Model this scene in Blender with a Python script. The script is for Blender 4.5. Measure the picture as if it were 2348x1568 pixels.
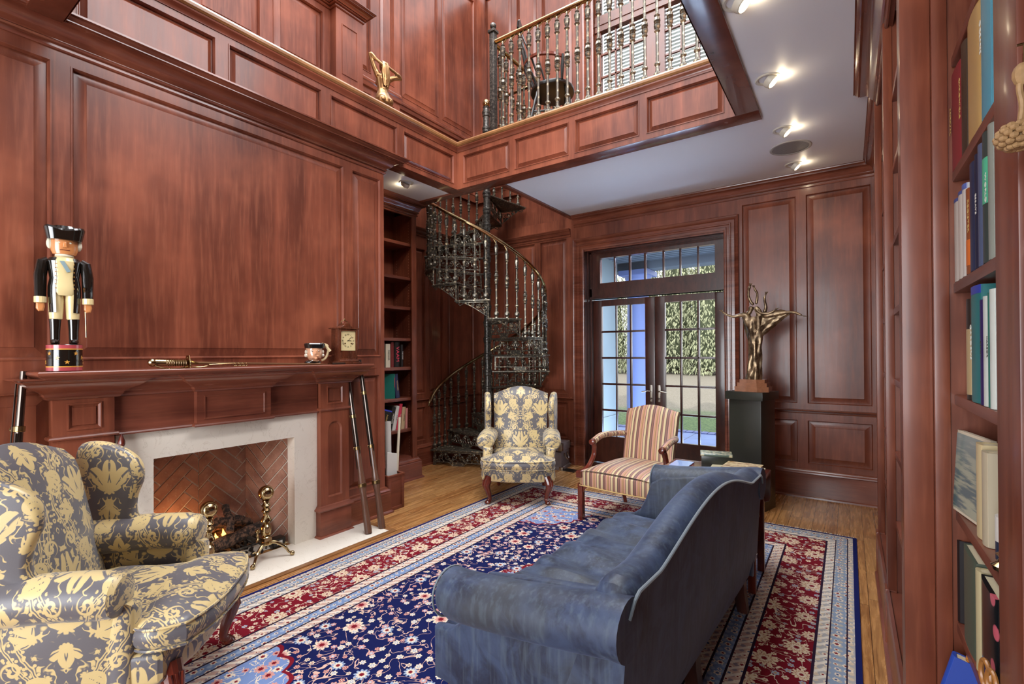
import bpy, bmesh, math, random
from math import sin, cos, pi, radians as rad, atan2, sqrt, hypot
from mathutils import Vector as V, Matrix as Mx, noise as mnoise
random.seed(7)
S = bpy.context.scene
for o in list(bpy.data.objects): bpy.data.objects.remove(o, do_unlink=True)
COL = S.collection

# ------------------------------------------------------------------ camera
FPX, YAW, PIT, ROL, CY = 1103.6, .609829, .004894, -.00595, 804.77
fw = V((-sin(YAW)*cos(PIT), cos(YAW)*cos(PIT), sin(PIT)))
r0 = V((cos(YAW), sin(YAW), 0)); u0 = r0.cross(fw)
rr = r0*cos(ROL)+u0*sin(ROL); uu = -r0*sin(ROL)+u0*cos(ROL)
cd = bpy.data.cameras.new('camera'); cam = bpy.data.objects.new('camera', cd); COL.objects.link(cam)
Rm = Mx((rr, uu, -fw)).transposed().to_4x4()
cam.matrix_world = Mx.Translation((0, 0, 1.4)) @ Rm
cd.sensor_width = 36; cd.lens = 36*FPX/2348; cd.shift_y = (CY-784)/2348
cd.clip_start = .02; cd.clip_end = 300
S.camera = cam

# ------------------------------------------------------------------ light
S.view_settings.view_transform = 'Standard'; S.view_settings.look = 'None'
S.view_settings.gamma = 1; S.view_settings.use_curve_mapping = False
S.view_settings.exposure = 0.3
w = bpy.data.worlds.new('sky'); S.world = w; w.use_nodes = True
bg = w.node_tree.nodes['Background']; bg.inputs[0].default_value = (.90, .95, 1.0, 1); bg.inputs[1].default_value = 2.8
def light(name, kind, loc, power, col=(1, 1, 1), aim=None, **k):
    d = bpy.data.lights.new(name, kind); d.energy = power; d.color = col
    for a, b in k.items(): setattr(d, a, b)
    o = bpy.data.objects.new(name, d); COL.objects.link(o); o.location = loc
    if aim is not None: o.rotation_euler = (V(aim)-V(loc)).to_track_quat('-Z', 'Y').to_euler()
    return o
light('sun', 'SUN', (3, -4, 12), 3.2, (1, .96, .92), aim=(3-.35, -4+.75, 12-.9), angle=.01)
# daylight through the upper windows, with added fill lamps behind the camera and overhead
light('rear_fill_lamp', 'AREA', (-1.8, -3.0, 1.6), 165, (.93, .96, 1), aim=(-3.0, 2, 1.75), shape='RECTANGLE', size=3.2, size_y=2.8, spread=rad(125))
light('window_daylight_upper', 'AREA', (.95, 1.9, 5.2), 235, (.96, .97, 1), aim=(-3.3, 1.7, 1.9), shape='RECTANGLE', size=3.6, size_y=2.0)
light('overhead_fill_lamp', 'AREA', (-1.9, 2.0, 7.2), 360, (.95, .97, 1), aim=(-1.9, 2.0, 0), shape='RECTANGLE', size=3.0, size_y=3.4)

# added area lamps, out of view, standing in for sky and patio bounce
light('patio_fill_lamp', 'AREA', (-1.85, 6.9, -.12), 170, (.55, .72, 1), aim=(-1.85, 6.9, 5), shape='RECTANGLE', size=3.0, size_y=1.9)
light('porch_fill_lamp', 'AREA', (-1.85, 6.25, 2.95), 170, (.6, .75, 1), aim=(-1.85, 6.25, 0), shape='RECTANGLE', size=1.8, size_y=.5)

# ------------------------------------------------------------------ node helper
class N:
    """tiny expression wrapper around shader math nodes"""
    nt = None
    def __init__(s, sock): s.s = sock
    @staticmethod
    def m(op, *a, clamp=False):
        n = N.nt.nodes.new('ShaderNodeMath'); n.operation = op; n.use_clamp = clamp
        for i, x in enumerate(a):
            if isinstance(x, N): N.nt.links.new(x.s, n.inputs[i])
            else: n.inputs[i].default_value = x
        return N(n.outputs[0])
    def __add__(s, o): return N.m('ADD', s, o)
    __radd__ = __add__
    def __sub__(s, o): return N.m('SUBTRACT', s, o)
    def __rsub__(s, o): return N.m('SUBTRACT', o, s)
    def __mul__(s, o): return N.m('MULTIPLY', s, o)
    __rmul__ = __mul__
    def __truediv__(s, o): return N.m('DIVIDE', s, o)
    def __neg__(s): return s*-1
    def abs(s): return N.m('ABSOLUTE', s)
    def sin(s): return N.m('SINE', s)
    def cos(s): return N.m('COSINE', s)
    def lt(s, o): return N.m('LESS_THAN', s, o)
    def gt(s, o): return N.m('GREATER_THAN', s, o)
    def min(s, o): return N.m('MINIMUM', s, o)
    def max(s, o): return N.m('MAXIMUM', s, o)
    def pp(s, o): return N.m('PINGPONG', s, o)
    def mod(s, o): return N.m('FLOORED_MODULO', s, o)
    def fl(s): return N.m('FLOOR', s)
    def sq(s): return N.m('SQRT', s)
    def pw(s, o): return N.m('POWER', s, o)
def ss(x, a, b):
    n = N.nt.nodes.new('ShaderNodeMapRange'); n.interpolation_type = 'SMOOTHSTEP'
    N.nt.links.new(x.s, n.inputs[0]); n.inputs[1].default_value = a; n.inputs[2].default_value = b
    return N(n.outputs[0])
def at2(a, b): return N.m('ARCTAN2', a, b)
def vec(x, y, z=0.0):
    n = N.nt.nodes.new('ShaderNodeCombineXYZ')
    for i, a in enumerate((x, y, z)):
        if isinstance(a, N): N.nt.links.new(a.s, n.inputs[i])
        else: n.inputs[i].default_value = a
    return N(n.outputs[0])
def sep(v):
    n = N.nt.nodes.new('ShaderNodeSeparateXYZ'); N.nt.links.new(v.s, n.inputs[0])
    return N(n.outputs[0]), N(n.outputs[1]), N(n.outputs[2])
def noise(v, sc, det=3, rough=.5, dist=0):
    n = N.nt.nodes.new('ShaderNodeTexNoise'); N.nt.links.new(v.s, n.inputs['Vector'])
    n.inputs['Scale'].default_value = sc; n.inputs['Detail'].default_value = det
    n.inputs['Roughness'].default_value = rough; n.inputs['Distortion'].default_value = dist
    return N(n.outputs[0])
def voro(v, sc, rnd=1.0, feat='F1', dim='2D'):
    n = N.nt.nodes.new('ShaderNodeTexVoronoi'); n.feature = feat; n.voronoi_dimensions = dim
    N.nt.links.new(v.s, n.inputs['Vector']); n.inputs['Scale'].default_value = sc; n.inputs['Randomness'].default_value = rnd
    if feat == 'DISTANCE_TO_EDGE': return N(n.outputs[0])
    return N(n.outputs['Distance']), N(n.outputs['Color']), N(n.outputs['Position'])
def mapv(v, sc):
    n = N.nt.nodes.new('ShaderNodeMapping'); N.nt.links.new(v.s, n.inputs[0]); n.inputs['Scale'].default_value = sc
    return N(n.outputs[0])
def c4(c): return (c[0], c[1], c[2], 1) if len(c) == 3 else c
def hx(h):
    h = h.lstrip('#'); r = [int(h[i:i+2], 16)/255 for i in (0, 2, 4)]
    return tuple(((x+.055)/1.055)**2.4 if x > .04 else x/12.92 for x in r)
def mixc(f, a, b):
    n = N.nt.nodes.new('ShaderNodeMix'); n.data_type = 'RGBA'
    if isinstance(f, N): N.nt.links.new(f.s, n.inputs[0])
    else: n.inputs[0].default_value = f
    for i, x in ((6, a), (7, b)):
        if isinstance(x, N): N.nt.links.new(x.s, n.inputs[i])
        else: n.inputs[i].default_value = c4(x)
    return N(n.outputs[2])
def tc(which):
    n = N.nt.nodes.new('ShaderNodeTexCoord'); return N(n.outputs[which])
def bump(h, st=.2, dist=.01):
    n = N.nt.nodes.new('ShaderNodeBump'); N.nt.links.new(h.s, n.inputs['Height'])
    n.inputs['Strength'].default_value = st; n.inputs['Distance'].default_value = dist
    return N(n.outputs[0])
MATS = {}
def mat(name, fn=None, **k):
    """new principled material; fn() may return dict of input name -> N or value"""
    if name in MATS: return MATS[name]
    m = bpy.data.materials.new(name); m.use_nodes = True; N.nt = m.node_tree
    p = m.node_tree.nodes['Principled BSDF']
    d = dict(k)
    if fn: d.update(fn())
    for a, b in d.items():
        a = {'col': 'Base Color', 'rough': 'Roughness', 'metal': 'Metallic', 'coat': 'Coat Weight', 'sheen': 'Sheen Weight',
             'spec': 'Specular IOR Level', 'nor': 'Normal', 'emi': 'Emission Color', 'ems': 'Emission Strength'}.get(a, a)
        if isinstance(b, N): m.node_tree.links.new(b.s, p.inputs[a])
        else: p.inputs[a].default_value = c4(b) if isinstance(b, (tuple, list)) and len(b) == 3 and 'Color' in a else b
    MATS[name] = m; return m

def woodfn(dark, mid, light_, sc, rough=.34, coat=.12, contrast=1.0, obj=True):
    def f():
        v = mapv(tc('Object' if obj else 'UV'), sc)
        n1 = noise(v, 1.0, 4, .5, .5); n2 = noise(v, 7.0, 3, .6); n3 = noise(tc('Object'), 2.6, 3, .55)
        a = ss(n1*.6+n3*.4, .5-.2*contrast, .5+.2*contrast)
        c = mixc(a, dark, mid); c = mixc(ss(n2, .42, .8)*.28, c, light_); c = mixc(ss(n3, .48, .8)*.22, c, light_)
        return dict(col=c, rough=n2*.15+(rough-.07), coat=coat, spec=.4, nor=bump(n2, .05, .002), **{'Coat Roughness': .12})
    return f
MAHV = mat('mahogany_vertical_grain', woodfn(hx('#55291c'), hx('#854833'), hx('#a66244'), (7, 7, .55)))
MAHH = mat('mahogany_horizontal_grain', woodfn(hx('#55291d'), hx('#824735'), hx('#9e5d42'), (.6, .6, 9)))
MAHC = mat('mahogany_moulding', woodfn(hx('#53281c'), hx('#7f4532'), hx('#9a5b40'), (.8, .8, 12), .24, .4))
FURN = mat('polished_furniture_mahogany', woodfn(hx('#3f150f'), hx('#6b2a1d'), hx('#84402a'), (14, 14, 3), .22, .5))
DARKW = mat('dark_walnut', woodfn(hx('#2a130e'), hx('#4a241a'), hx('#5d3122'), (20, 20, 3), .3, .3))
OAKE = mat('golden_oak_nosing', woodfn(hx('#6b4426'), hx('#94673c'), hx('#b0865a'), (2, 2, 30), .3, .3))
CEIL = mat('ceiling_paint', col=hx('#e3e2e4'), rough=.45, spec=.35)
def floorfn():
    y, x, z = sep(tc('Object'))
    w_ = .083; row = (y/w_).fl(); L = 1.1
    off = N.m('FRACT', (row*12.9898).sin()*43758.5)*L
    colm = ((x+off)/L).fl()
    rnd = N.m('FRACT', (row*78.233+colm*37.719).sin()*43758.5)
    gy = y/w_-row; gap = gy.min(1.0-gy); gx = (x+off)/L-colm; gapx = gx.min(1.0-gx)*(L/w_)
    g = vec(x*1.6+rnd*37, y*22+rnd*11, 0.0)
    gr = noise(g, 1.3, 5, .65, 1.6); gr2 = noise(vec(x*5, y*90, rnd*9), 1.0, 2, .6)
    c = mixc(ss(gr, .35, .68), hx('#80502a'), hx('#b9834c'))
    c = mixc(rnd*.45, c, hx('#c79a62')); c = mixc(ss(gr2, .5, .75)*.5, c, hx('#5c3317'))
    line = ss(gap.min(gapx), .0, .035)
    c = mixc(line, hx('#3a1f10'), c)
    return dict(col=c, rough=gr*.1+.22, coat=.25, nor=bump(line, .15, .001))
FLOOR = mat('oak_strip_floor', floorfn)
def marblefn():
    v = tc('Object'); a = noise(v, 6, 6, .6, 1.2); b = noise(v, 2.2, 3, .5, .5)
    vein = ss((a-.5).abs(), .0, .009)
    c = mixc(b, hx('#ddd4c4'), hx('#e8e1d5')); c = mixc(vein, mixc(.72, hx('#a08e72'), c), c)
    return dict(col=c, rough=.28)
MARB = mat('cream_marble', marblefn)
def brickfn():
    v = tc('Object'); a = noise(v, 9, 3); b = noise(v, 70, 3)
    return dict(col=mixc(ss(b, .55, .8)*.4, mixc(ss(a, .3, .7), hx('#875e4e'), hx('#ab7f6a')), hx('#cab5a6')), rough=.85, nor=bump(b, .3, .004))
BRICK = mat('firebrick', brickfn)
MORT = mat('mortar', col=hx('#cdc5b6'), rough=.9)
BRASS = mat('polished_brass', col=hx('#ad9870'), metal=1.0, rough=.13)
BRASSD = mat('aged_brass', col=hx('#8d7650'), metal=1.0, rough=.3)
STEEL = mat('gun_steel', col=hx('#5e5650'), metal=1.0, rough=.28)
CHROME = mat('satin_nickel', col=hx('#b9b4aa'), metal=1.0, rough=.25)
def ironfn():
    b = noise(tc('Object'), 60, 3)
    return dict(col=mixc(ss(b, .4, .7), hx('#32302d'), hx('#625d55')), metal=.5, rough=.32)
IRON = mat('black_cast_iron', ironfn)
def ironb():
    b = noise(tc('Object'), 40, 3)
    return dict(col=mixc(ss(b, .48, .74), hx('#56524a'), hx('#b8aa8c')), metal=.6, rough=.3)
IRONB = mat('burnished_iron', ironb)
BLACK = mat('black_satin_paint', col=hx('#16130f'), rough=.3)
GREENBLK = mat('greenish_black_lacquer', lambda: dict(col=mixc(noise(tc('Object'), 3, 3), hx('#22241f'), hx('#34362f')), rough=.28))
def bronzefn():
    b = noise(tc('Object'), 22, 4, .6)
    return dict(col=mixc(ss(b, .35, .65), hx('#5f4c3a'), hx('#a08a6c')), metal=.8, rough=.36, nor=bump(b, .3, .01))
BRONZE = mat('patinated_bronze', bronzefn)
BRONZE2 = mat('golden_bronze', col=hx('#8e6c46'), metal=.8, rough=.3)

# damask fabric (mirror-symmetric leafy figure, half-drop repeat), uv in metres
def damask(gold, ground, scale=1.0, rough=.42, v0=-.10):
    def f():
        u, v, _ = sep(tc('UV'))
        W, H = .32*scale, .46*scale
        tot = None
        for du, dv, sd in ((W/2, v0*scale, 1.0), (0, v0*scale+H/2, 5.0)):
            x = ((u+du).mod(W)-W/2)/scale; y = ((v+dv).mod(H)-H/2)/scale
            ax = x.abs()
            n1 = noise(vec(ax, y, sd), 13, 2, .5)-.5; n2 = noise(vec(ax, y, sd+3), 13, 2, .5)-.5
            n3 = noise(vec(ax, y, sd+9), 46, 2, .6)-.5
            X = ax+n1*.030; Y = y+n2*.030
            # acanthus fan rising from a heart
            def fan(cx, cy, rot, R0, R1, k, ragged=.012):
                dx = X-cx; dy = Y-cy
                c_, s_ = cos(rot), sin(rot)
                px = dx*c_-dy*s_; py = dx*s_+dy*c_
                r = (px*px+py*py).sq(); th = at2(px, py)
                env = R0+(R1-R0)*ss(th.cos(), -.2, 1.0)
                lobes = ((th*k).cos().abs()).pw(.8)
                R = env*(.62+.38*lobes)+n3*ragged
                body = ss(r-R, .0025, -.0005)
                veins = ss((((th*k).sin()).abs())+ss(r, R1*.30, R1*.12)*1.0, .10, .24)
                return body*veins, r
            a, r0_ = fan(0.0, .005, 0.0, .018, .102, 4.0)
            b, _ = fan(.0, -.045, pi, .012, .058, 3.0)
            c, _ = fan(.072, -.020, 1.15, .010, .056, 3.0)
            d, _ = fan(.040, -.125, 2.2, .008, .046, 3.0)
            halo = ss(r0_-.018, .002, -.001)
            # scrolls
            def spir(cx, cy, R, tw, sg):
                dx = ax-cx; dy = y-cy; r = (dx*dx+dy*dy).sq(); t = at2(dy, dx)
                return ss(r, R, R-.004)*ss(((r*tw)+t*sg).sin(), -.05, .25)
            s1 = spir(.092, .085, .036, 260.0, 1.0); s2 = spir(.045, -.165, .030, 300.0, -1.0); s3 = spir(.118, -.095, .026, 320.0, 1.0)
            og = (ax-(.098+.044*((y*14.3).cos())+n1*.05)).abs()
            ten = ss((og-.0035).abs(), .0026, .0010)
            dots = ss(voro(vec(ax, y, 0.0), 62, .8)[0], .30, .22)*ss((og-.012).abs(), .010, .006)
            fil = ss((noise(vec(ax, y, sd+20), 30, 1, .5)-.5).abs(), .035, .018)*ss(n1, .02, .06)
            t_ = a.max(b).max(c).max(d).max(s1).max(s2).max(s3).max(ten).max(dots).max(fil)
            tot = t_ if tot is None else tot.max(t_)
        wv = noise(vec(u*500, v*500, 0.0), 1.0, 1)
        c = mixc(tot, ground, gold)
        return dict(col=c, rough=rough-tot*.08, sheen=.25, nor=bump(tot*.6+wv*.4, .15, .002))
    return f
DAM = mat('gold_and_slate_damask', damask(hx('#cfb884'), hx('#615d5f'), 1.35))
DAM2 = mat('gold_and_slate_damask_large', damask(hx('#c8b07a'), hx('#5a565a'), 1.35))
def stripefn():
    u, v, _ = sep(tc('UV'))
    t = (u/.13).mod(1.0)
    n = noise(vec(u*300, v*12, 0.0), 1.0, 1)
    c = hx('#b8876a')
    def band(c, a, b, col): return mixc(t.gt(a)*t.lt(b), c, col)
    C = mixc(0.0, c, c)
    for a, b, col in ((0, .14, hx('#c9b388')), (.14, .17, hx('#2e2524')), (.17, .30, hx('#80564c')), (.30, .33, hx('#2e2524')), (.33, .42, hx('#c08c78')),
                      (.42, .58, hx('#a8805c')), (.465, .48, hx('#d8b070')), (.51, .525, hx('#7a4a38')), (.58, .67, hx('#c08c78')), (.67, .70, hx('#2e2524')), (.70, .84, hx('#c9b388')), (.84, .87, hx('#2e2524')), (.87, 1.0, hx('#8a6054'))):
        C = band(C, a, b, col)
    return dict(col=C, rough=.5, sheen=.2, nor=bump(n, .05, .001))
STRIPE = mat('striped_satin', stripefn)
def velvetfn():
    v = tc('Object'); a = noise(v, 7, 5, .65, .8); b = noise(mapv(v, (60, 60, 6)), 1.0, 3)
    c = mixc(ss(a, .36, .64), hx('#151c30'), hx('#33405a')); c = mixc(ss(noise(v, 2.3, 3, .6), .45, .65)*.55, c, hx('#404344')); c = mixc(ss(b, .45, .75)*.35, c, hx('#56646f'))
    return dict(col=c, rough=.55, sheen=.2, nor=bump(a*.5+b*.3, .12, .008), **{'Sheen Tint': (.45, .55, .85, 1), 'Sheen Roughness': .4})
VELV = mat('slate_blue_velvet', velvetfn)
VELP = mat('worn_velvet_piping', col=hx('#5f6a72'), rough=.7, sheen=.4)
GIMP = mat('gold_cord', col=hx('#b99a62'), rough=.5)
def rugfn():
    x, y, _ = sep(tc('Object'))          # object origin at rug corner, axes in metres
    W, L = 2.91, 4.25
    ex = x.min(W-x); ey = y.min(L-y); e = ex.min(ey)
    P = vec(x, y, 0.0)
    def flowers(sc, n_, R0, seed, rnd=.8):
        q = vec(x+seed, y+seed*1.7, 0.0)
        d, c_, pos = voro(q, sc, rnd)
        px, py, _ = sep(pos); dx = (x+seed)-px; dy = (y+seed*1.7)-py
        r = (dx*dx+dy*dy).sq(); th = at2(dy, dx); cr, cg, cb = sep(c_)
        pet = R0*(.62+.38*((th*(n_/2.0)+cr*6.0).cos().abs()))*(.55+cg*.6)
        return r, pet, cr, cg, cb
    vines = lambda sc, w_: ss((noise(P, sc, 2, .5, 1.2)-.5).abs(), w_, w_*.55)
    cream, pink, ltb, navy, crim, tan = hx('#dccab2'), hx('#c98f84'), hx('#8f9fb8'), hx('#0f1748'), hx('#74101f'), hx('#b98c6c')
    # navy field
    c = mixc(0.0, navy, navy)
    c = mixc(vines(9, .014), c, mixc(.4, pink, cream))
    r, p, a, b, d_ = flowers(17, 6, .0175, 3.3)
    c = mixc(ss(r-p, .001, -.001), c, mixc(a.gt(.55), cream, pink)); c = mixc(ss(r-p*.5, .001, -.001), c, mixc(b.gt(.5), crim, ltb)); c = mixc(ss(r-p*.22, .001, 0), c, cream)
    r, p, a, b, d_ = flowers(6.5, 10, .048, 9.1)
    c = mixc(ss(r-p, .001, -.001)*a.gt(.35), c, mixc(b.gt(.5), ltb, cream)); c = mixc(ss(r-p*.68, .001, -.001)*a.gt(.35), c, mixc(b.gt(.5), cream, pink)); c = mixc(ss(r-p*.35, .001, -.001)*a.gt(.35), c, crim)
    # medallion
    mx = x-W/2; my = (y-L/2)*.8; mr = (mx*mx+my*my).sq(); mt = at2(my, mx)
    MR = .40+.05*((mt*8.0).cos().abs())
    for k, col in ((1.0, crim), (.88, cream), (.84, crim), (.45, navy)):
        c2 = mixc(ss(r-p, .001, -.001), mixc(vines(14, .02), col, cream if k != .88 else crim), ltb)
        c = mixc(ss(mr-MR*k, .002, -.002), c, c2)
    # corner spandrels (light blue with crimson outline)
    cx = ex-.64; cyy = ey-.64; sp = (cx*cx*1.2+cyy*cyy).sq()-.42-.04*((at2(cyy, cx)*10.0).cos().abs())
    rS, pS, aS, bS, dS = flowers(15, 8, .026, 5.7)
    cs = mixc(vines(12, .02), hx('#7388b4'), cream); cs = mixc(ss(rS-pS, .001, -.001), cs, mixc(aS.gt(.5), cream, pink)); cs = mixc(ss(rS-pS*.45, .001, -.001), cs, crim)
    c = mixc(ss(sp, .004, -.004), c, cs); c = mixc(ss(sp.abs(), .012, .008), c, crim)
    # guards
    t = ex.min(ey)
    along = mixc  # placeholder
    def guard(base, c_alt, seed):
        rg, pg, ag, bg_, dg = flowers(24, 6, .017, seed, .35)
        zig = ((x*75.0+y*75.0).sin()*((x*75.0-y*75.0).sin()))
        g = mixc(ss(zig, .25, .5), base, c_alt); g = mixc(ss(rg-pg, .001, -.001), g, cream); g = mixc(ss(rg-pg*.5, .001, -.001), g, mixc(ag.gt(.5), crim, hx('#4a5a80')))
        return g
    diag = ((x-y)*110.0).sin()
    # inner guard .42-.62
    gi = guard(hx('#c3a090'), hx('#8d7f86'), 2.2)
    gi = mixc(t.gt(.49)*t.lt(.56), gi, guard(hx('#7387ab'), hx('#93a4be'), 8.2)); gi = mixc((t-.49).abs().lt(.005).max((t-.56).abs().lt(.005)), gi, hx('#2a1c2c'))
    gi = mixc(ss(diag, .3, .6)*(t.lt(.485).max(t.gt(.565)))*.8, gi, hx('#e2d6c6'))
    c = mixc(t.lt(.62), c, gi)
    # crimson main border .18-.42
    rb, pb, ab, bb, db = flowers(5.6, 12, .056, 1.1, .45); rb2, pb2, ab2, bb2, db2 = flowers(18, 6, .015, 6.6)
    cb = mixc(vines(11, .016), crim, cream)
    cb = mixc(ss(rb2-pb2, .001, -.001), cb, mixc(ab2.gt(.5), cream, hx('#9aa4b4'))); cb = mixc(ss(rb2-pb2*.45, .001, -.001), cb, tan)
    cb = mixc(ss(rb-pb, .001, -.001), cb, hx('#d8c2a4')); cb = mixc(ss(rb-pb*.66, .001, -.001), cb, hx('#b98a72')); cb = mixc(ss(rb-pb*.5, .001, -.001), cb, cream); cb = mixc(ss(rb-pb*.26, .001, -.001), cb, crim)
    c = mixc(t.lt(.42), c, cb); c = mixc((t-.42).abs().lt(.006).max((t-.62).abs().lt(.005)), c, hx('#241428'))
    go = guard(hx('#a7a3a2'), hx('#c9b49c'), 4.4)
    go = mixc(t.gt(.055)*t.lt(.125), go, guard(hx('#8593a8'), hx('#a9a49c'), 5.9)); go = mixc(ss(diag, .2, .5)*t.gt(.125)*.85, go, hx('#e0d6c8')); go = mixc((t-.125).abs().lt(.003), go, hx('#2b1a2e'))
    c = mixc(t.lt(.18), c, go); c = mixc((t-.18).abs().lt(.006).max((t-.055).abs().lt(.003)), c, hx('#2b1a2e'))
    c = mixc(t.lt(.024), c, hx('#131a52'))
    pile = noise(vec(x*400, y*400, 0.0), 1.0, 1)
    c = mixc(pile*.18, c, (0.02, .02, .03))
    return dict(col=c, rough=.95, spec=.1, nor=bump(pile, .2, .003))
RUG = mat('persian_rug', rugfn)
def solid(name, col, rough=.5, **k): return mat(name, col=col if not isinstance(col, str) else hx(col), rough=rough, **k)
CREAMP = solid('cream_paper', '#cfc4ac', .7)
PAPER = solid('white_paper', '#cbc8c0', .6)
PAGES = mat('book_pages', lambda: dict(col=mixc(ss((sep(tc('Object'))[0]*2600.0).sin(), -.2, .8), hx('#c2b490'), hx('#ddd2b4')), rough=.8))
GLASS = mat('window_glass', col=(1, 1, 1), rough=0.0, **{'Transmission Weight': 1.0, 'IOR': 1.01})

# ------------------------------------------------------------------ mesh helpers
def nb(): return bmesh.new()
def finish(bm):
    bmesh.ops.recalc_face_normals(bm, faces=[f for f in bm.faces if not f.tag]) if False else None
def obj(name, bm, m, parent=None, smooth=None, uv=True, label=None, loc=None, autosm=24):
    """link bmesh as ONE mesh object"""
    lay = bm.loops.layers.uv.get('UVMap') or bm.loops.layers.uv.new('UVMap')
    fl = bm.faces.layers.int.get('hasuv')
    bm.normal_update()
    for f in bm.faces:
        if fl and f[fl]: continue
        n = f.normal; ax, ay, az = abs(n.x), abs(n.y), abs(n.z)
        for l in f.loops:
            c = l.vert.co
            l[lay].uv = (c.x, c.y) if az >= ax and az >= ay else ((c.y, c.z) if ax > ay else (c.x, c.z))
    me = bpy.data.meshes.new(name)
    for f in bm.faces: f.smooth = True
    bm.to_mesh(me); bm.free()
    for x in (m if isinstance(m, (list, tuple)) else [m]): me.materials.append(x)
    try: me.set_sharp_from_angle(angle=rad(autosm))
    except Exception: pass
    o = bpy.data.objects.new(name, me); COL.objects.link(o)
    if loc: o.location = loc
    if parent: o.parent = parent
    if label: o['label'] = label
    return o
def struct(name, bm, m, parent=None, **k):
    o = obj(name, bm, m, parent, **k)
    if parent is None: o['kind'] = 'structure'
    return o
def thing(name, label, cat, loc=(0, 0, 0), rz=0, group=None, rot=None, scale=None):
    o = bpy.data.objects.new(name, None); COL.objects.link(o); o.empty_display_size = .05
    o.location = loc; o.rotation_euler = rot if rot else (0, 0, rz)
    if scale: o.scale = (scale,)*3
    o['label'] = label; o['category'] = cat
    if group: o['group'] = group
    return o
def tag(o, label, cat, group=None, kind=None):
    o['label'] = label; o['category'] = cat
    if group: o['group'] = group
    if kind: o['kind'] = kind
    return o
def dup(root, loc, rz=0, label=None, group=None, rot=None):
    def cp(o, par):
        c = o.copy(); COL.objects.link(c); c.parent = par
        for ch in [q for q in bpy.data.objects if q.parent == o]: cp(ch, c)
        return c
    kids = [q for q in bpy.data.objects if q.parent == root]
    r = root.copy(); COL.objects.link(r); r.location = loc; r.rotation_euler = rot if rot else (0, 0, rz)
    for k in kids: cp(k, r)
    if label: r['label'] = label
    if group: r['group'] = group
    return r
I4 = Mx.Identity(4)
def T(x, y, z): return Mx.Translation((x, y, z))
def RX(a): return Mx.Rotation(a, 4, 'X')
def RY(a): return Mx.Rotation(a, 4, 'Y')
def RZ(a): return Mx.Rotation(a, 4, 'Z')
def face(bm, vs, mi=0):
    try:
        f = bm.faces.new(vs); f.material_index = mi; return f
    except ValueError: return None
def box(bm, x0, x1, y0, y1, z0, z1, M=I4, bev=0, mi=0):
    if x0 > x1: x0, x1 = x1, x0
    if y0 > y1: y0, y1 = y1, y0
    if z0 > z1: z0, z1 = z1, z0
    if bev:
        b = min(bev, (x1-x0)*.49, (y1-y0)*.49, (z1-z0)*.49)
        t = bmesh.new(); r = bmesh.ops.create_cube(t, size=1)
        for v in t.verts: v.co = V(((x0+x1)/2+v.co.x*(x1-x0), (y0+y1)/2+v.co.y*(y1-y0), (z0+z1)/2+v.co.z*(z1-z0)))
        bmesh.ops.bevel(t, geom=t.edges[:], offset=b, segments=2, affect='EDGES', profile=.6)
        join(bm, t, M, mi); return
    vs = [bm.verts.new(M @ V((x, y, z))) for x in (x0, x1) for y in (y0, y1) for z in (z0, z1)]
    for q in ((0, 1, 3, 2), (4, 6, 7, 5), (0, 4, 5, 1), (2, 3, 7, 6), (0, 2, 6, 4), (1, 5, 7, 3)): face(bm, [vs[i] for i in q], mi)
def join(bm, t, M=I4, mi=0):
    mp = {v: bm.verts.new(M @ v.co) for v in t.verts}
    for f in t.faces: face(bm, [mp[v] for v in f.verts], mi)
    t.free()
def rings(bm, R, closed_u=True, cap0=True, cap1=True, mi=0, uvs=None):
    """skin a list of rings (lists of Vectors)"""
    vr = [[bm.verts.new(p) for p in r] for r in R]; n = len(R[0])
    lay = fl = None
    if uvs:
        lay = bm.loops.layers.uv.get('UVMap') or bm.loops.layers.uv.new('UVMap'); fl = bm.faces.layers.int.get('hasuv') or bm.faces.layers.int.new('hasuv')
    for i in range(len(R)-1):
        for j in range(n if closed_u else n-1):
            k = (j+1) % n
            f = face(bm, (vr[i][j], vr[i][k], vr[i+1][k], vr[i+1][j]), mi)
            if f and uvs:
                f[fl] = 1
                for l, (a, b) in zip(f.loops, ((i, j), (i, j+1), (i+1, j+1), (i+1, j))): l[lay].uv = uvs(a, b)
    if closed_u:
        if cap0: face(bm, vr[0][::-1], mi)
        if cap1: face(bm, vr[-1], mi)
    return vr
def frame_of(d, up=V((0, 0, 1))):
    d = d.normalized()
    if abs(d.dot(up)) > .98: up = V((1, 0, 0))
    a = d.cross(up).normalized(); return a, a.cross(d).normalized()
def tube(bm, pts, rad_, seg=10, closed=False, M=I4, cap=True, mi=0, sq=1.0):
    pts = [V(p) for p in pts]; n = len(pts); R = []
    rl = rad_ if isinstance(rad_, (list, tuple)) else [rad_]*n
    a = None
    for i, p in enumerate(pts):
        d = (pts[(i+1) % n]-pts[i-1]) if closed else (pts[min(i+1, n-1)]-pts[max(i-1, 0)])
        if d.length < 1e-9: d = V((0, 0, 1))
        d.normalize()
        if a is None: a, b = frame_of(d)
        else:
            a = (a-d*a.dot(d)); a = a.normalized() if a.length > 1e-6 else frame_of(d)[0]; b = a.cross(d) * 1
        R.append([M @ (p+(a*cos(2*pi*k/seg)+b*sin(2*pi*k/seg)*sq)*rl[i]) for k in range(seg)])
    if closed: R.append(R[0])
    rings(bm, R, cap0=cap and not closed, cap1=cap and not closed, mi=mi)
def lathe(bm, prof, seg=16, M=I4, mi=0, closed=False):
    rings(bm, [[M @ V((max(r, .0002)*cos(2*pi*k/seg), max(r, .0002)*sin(2*pi*k/seg), z)) for k in range(seg)] for r, z in prof], mi=mi)
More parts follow.
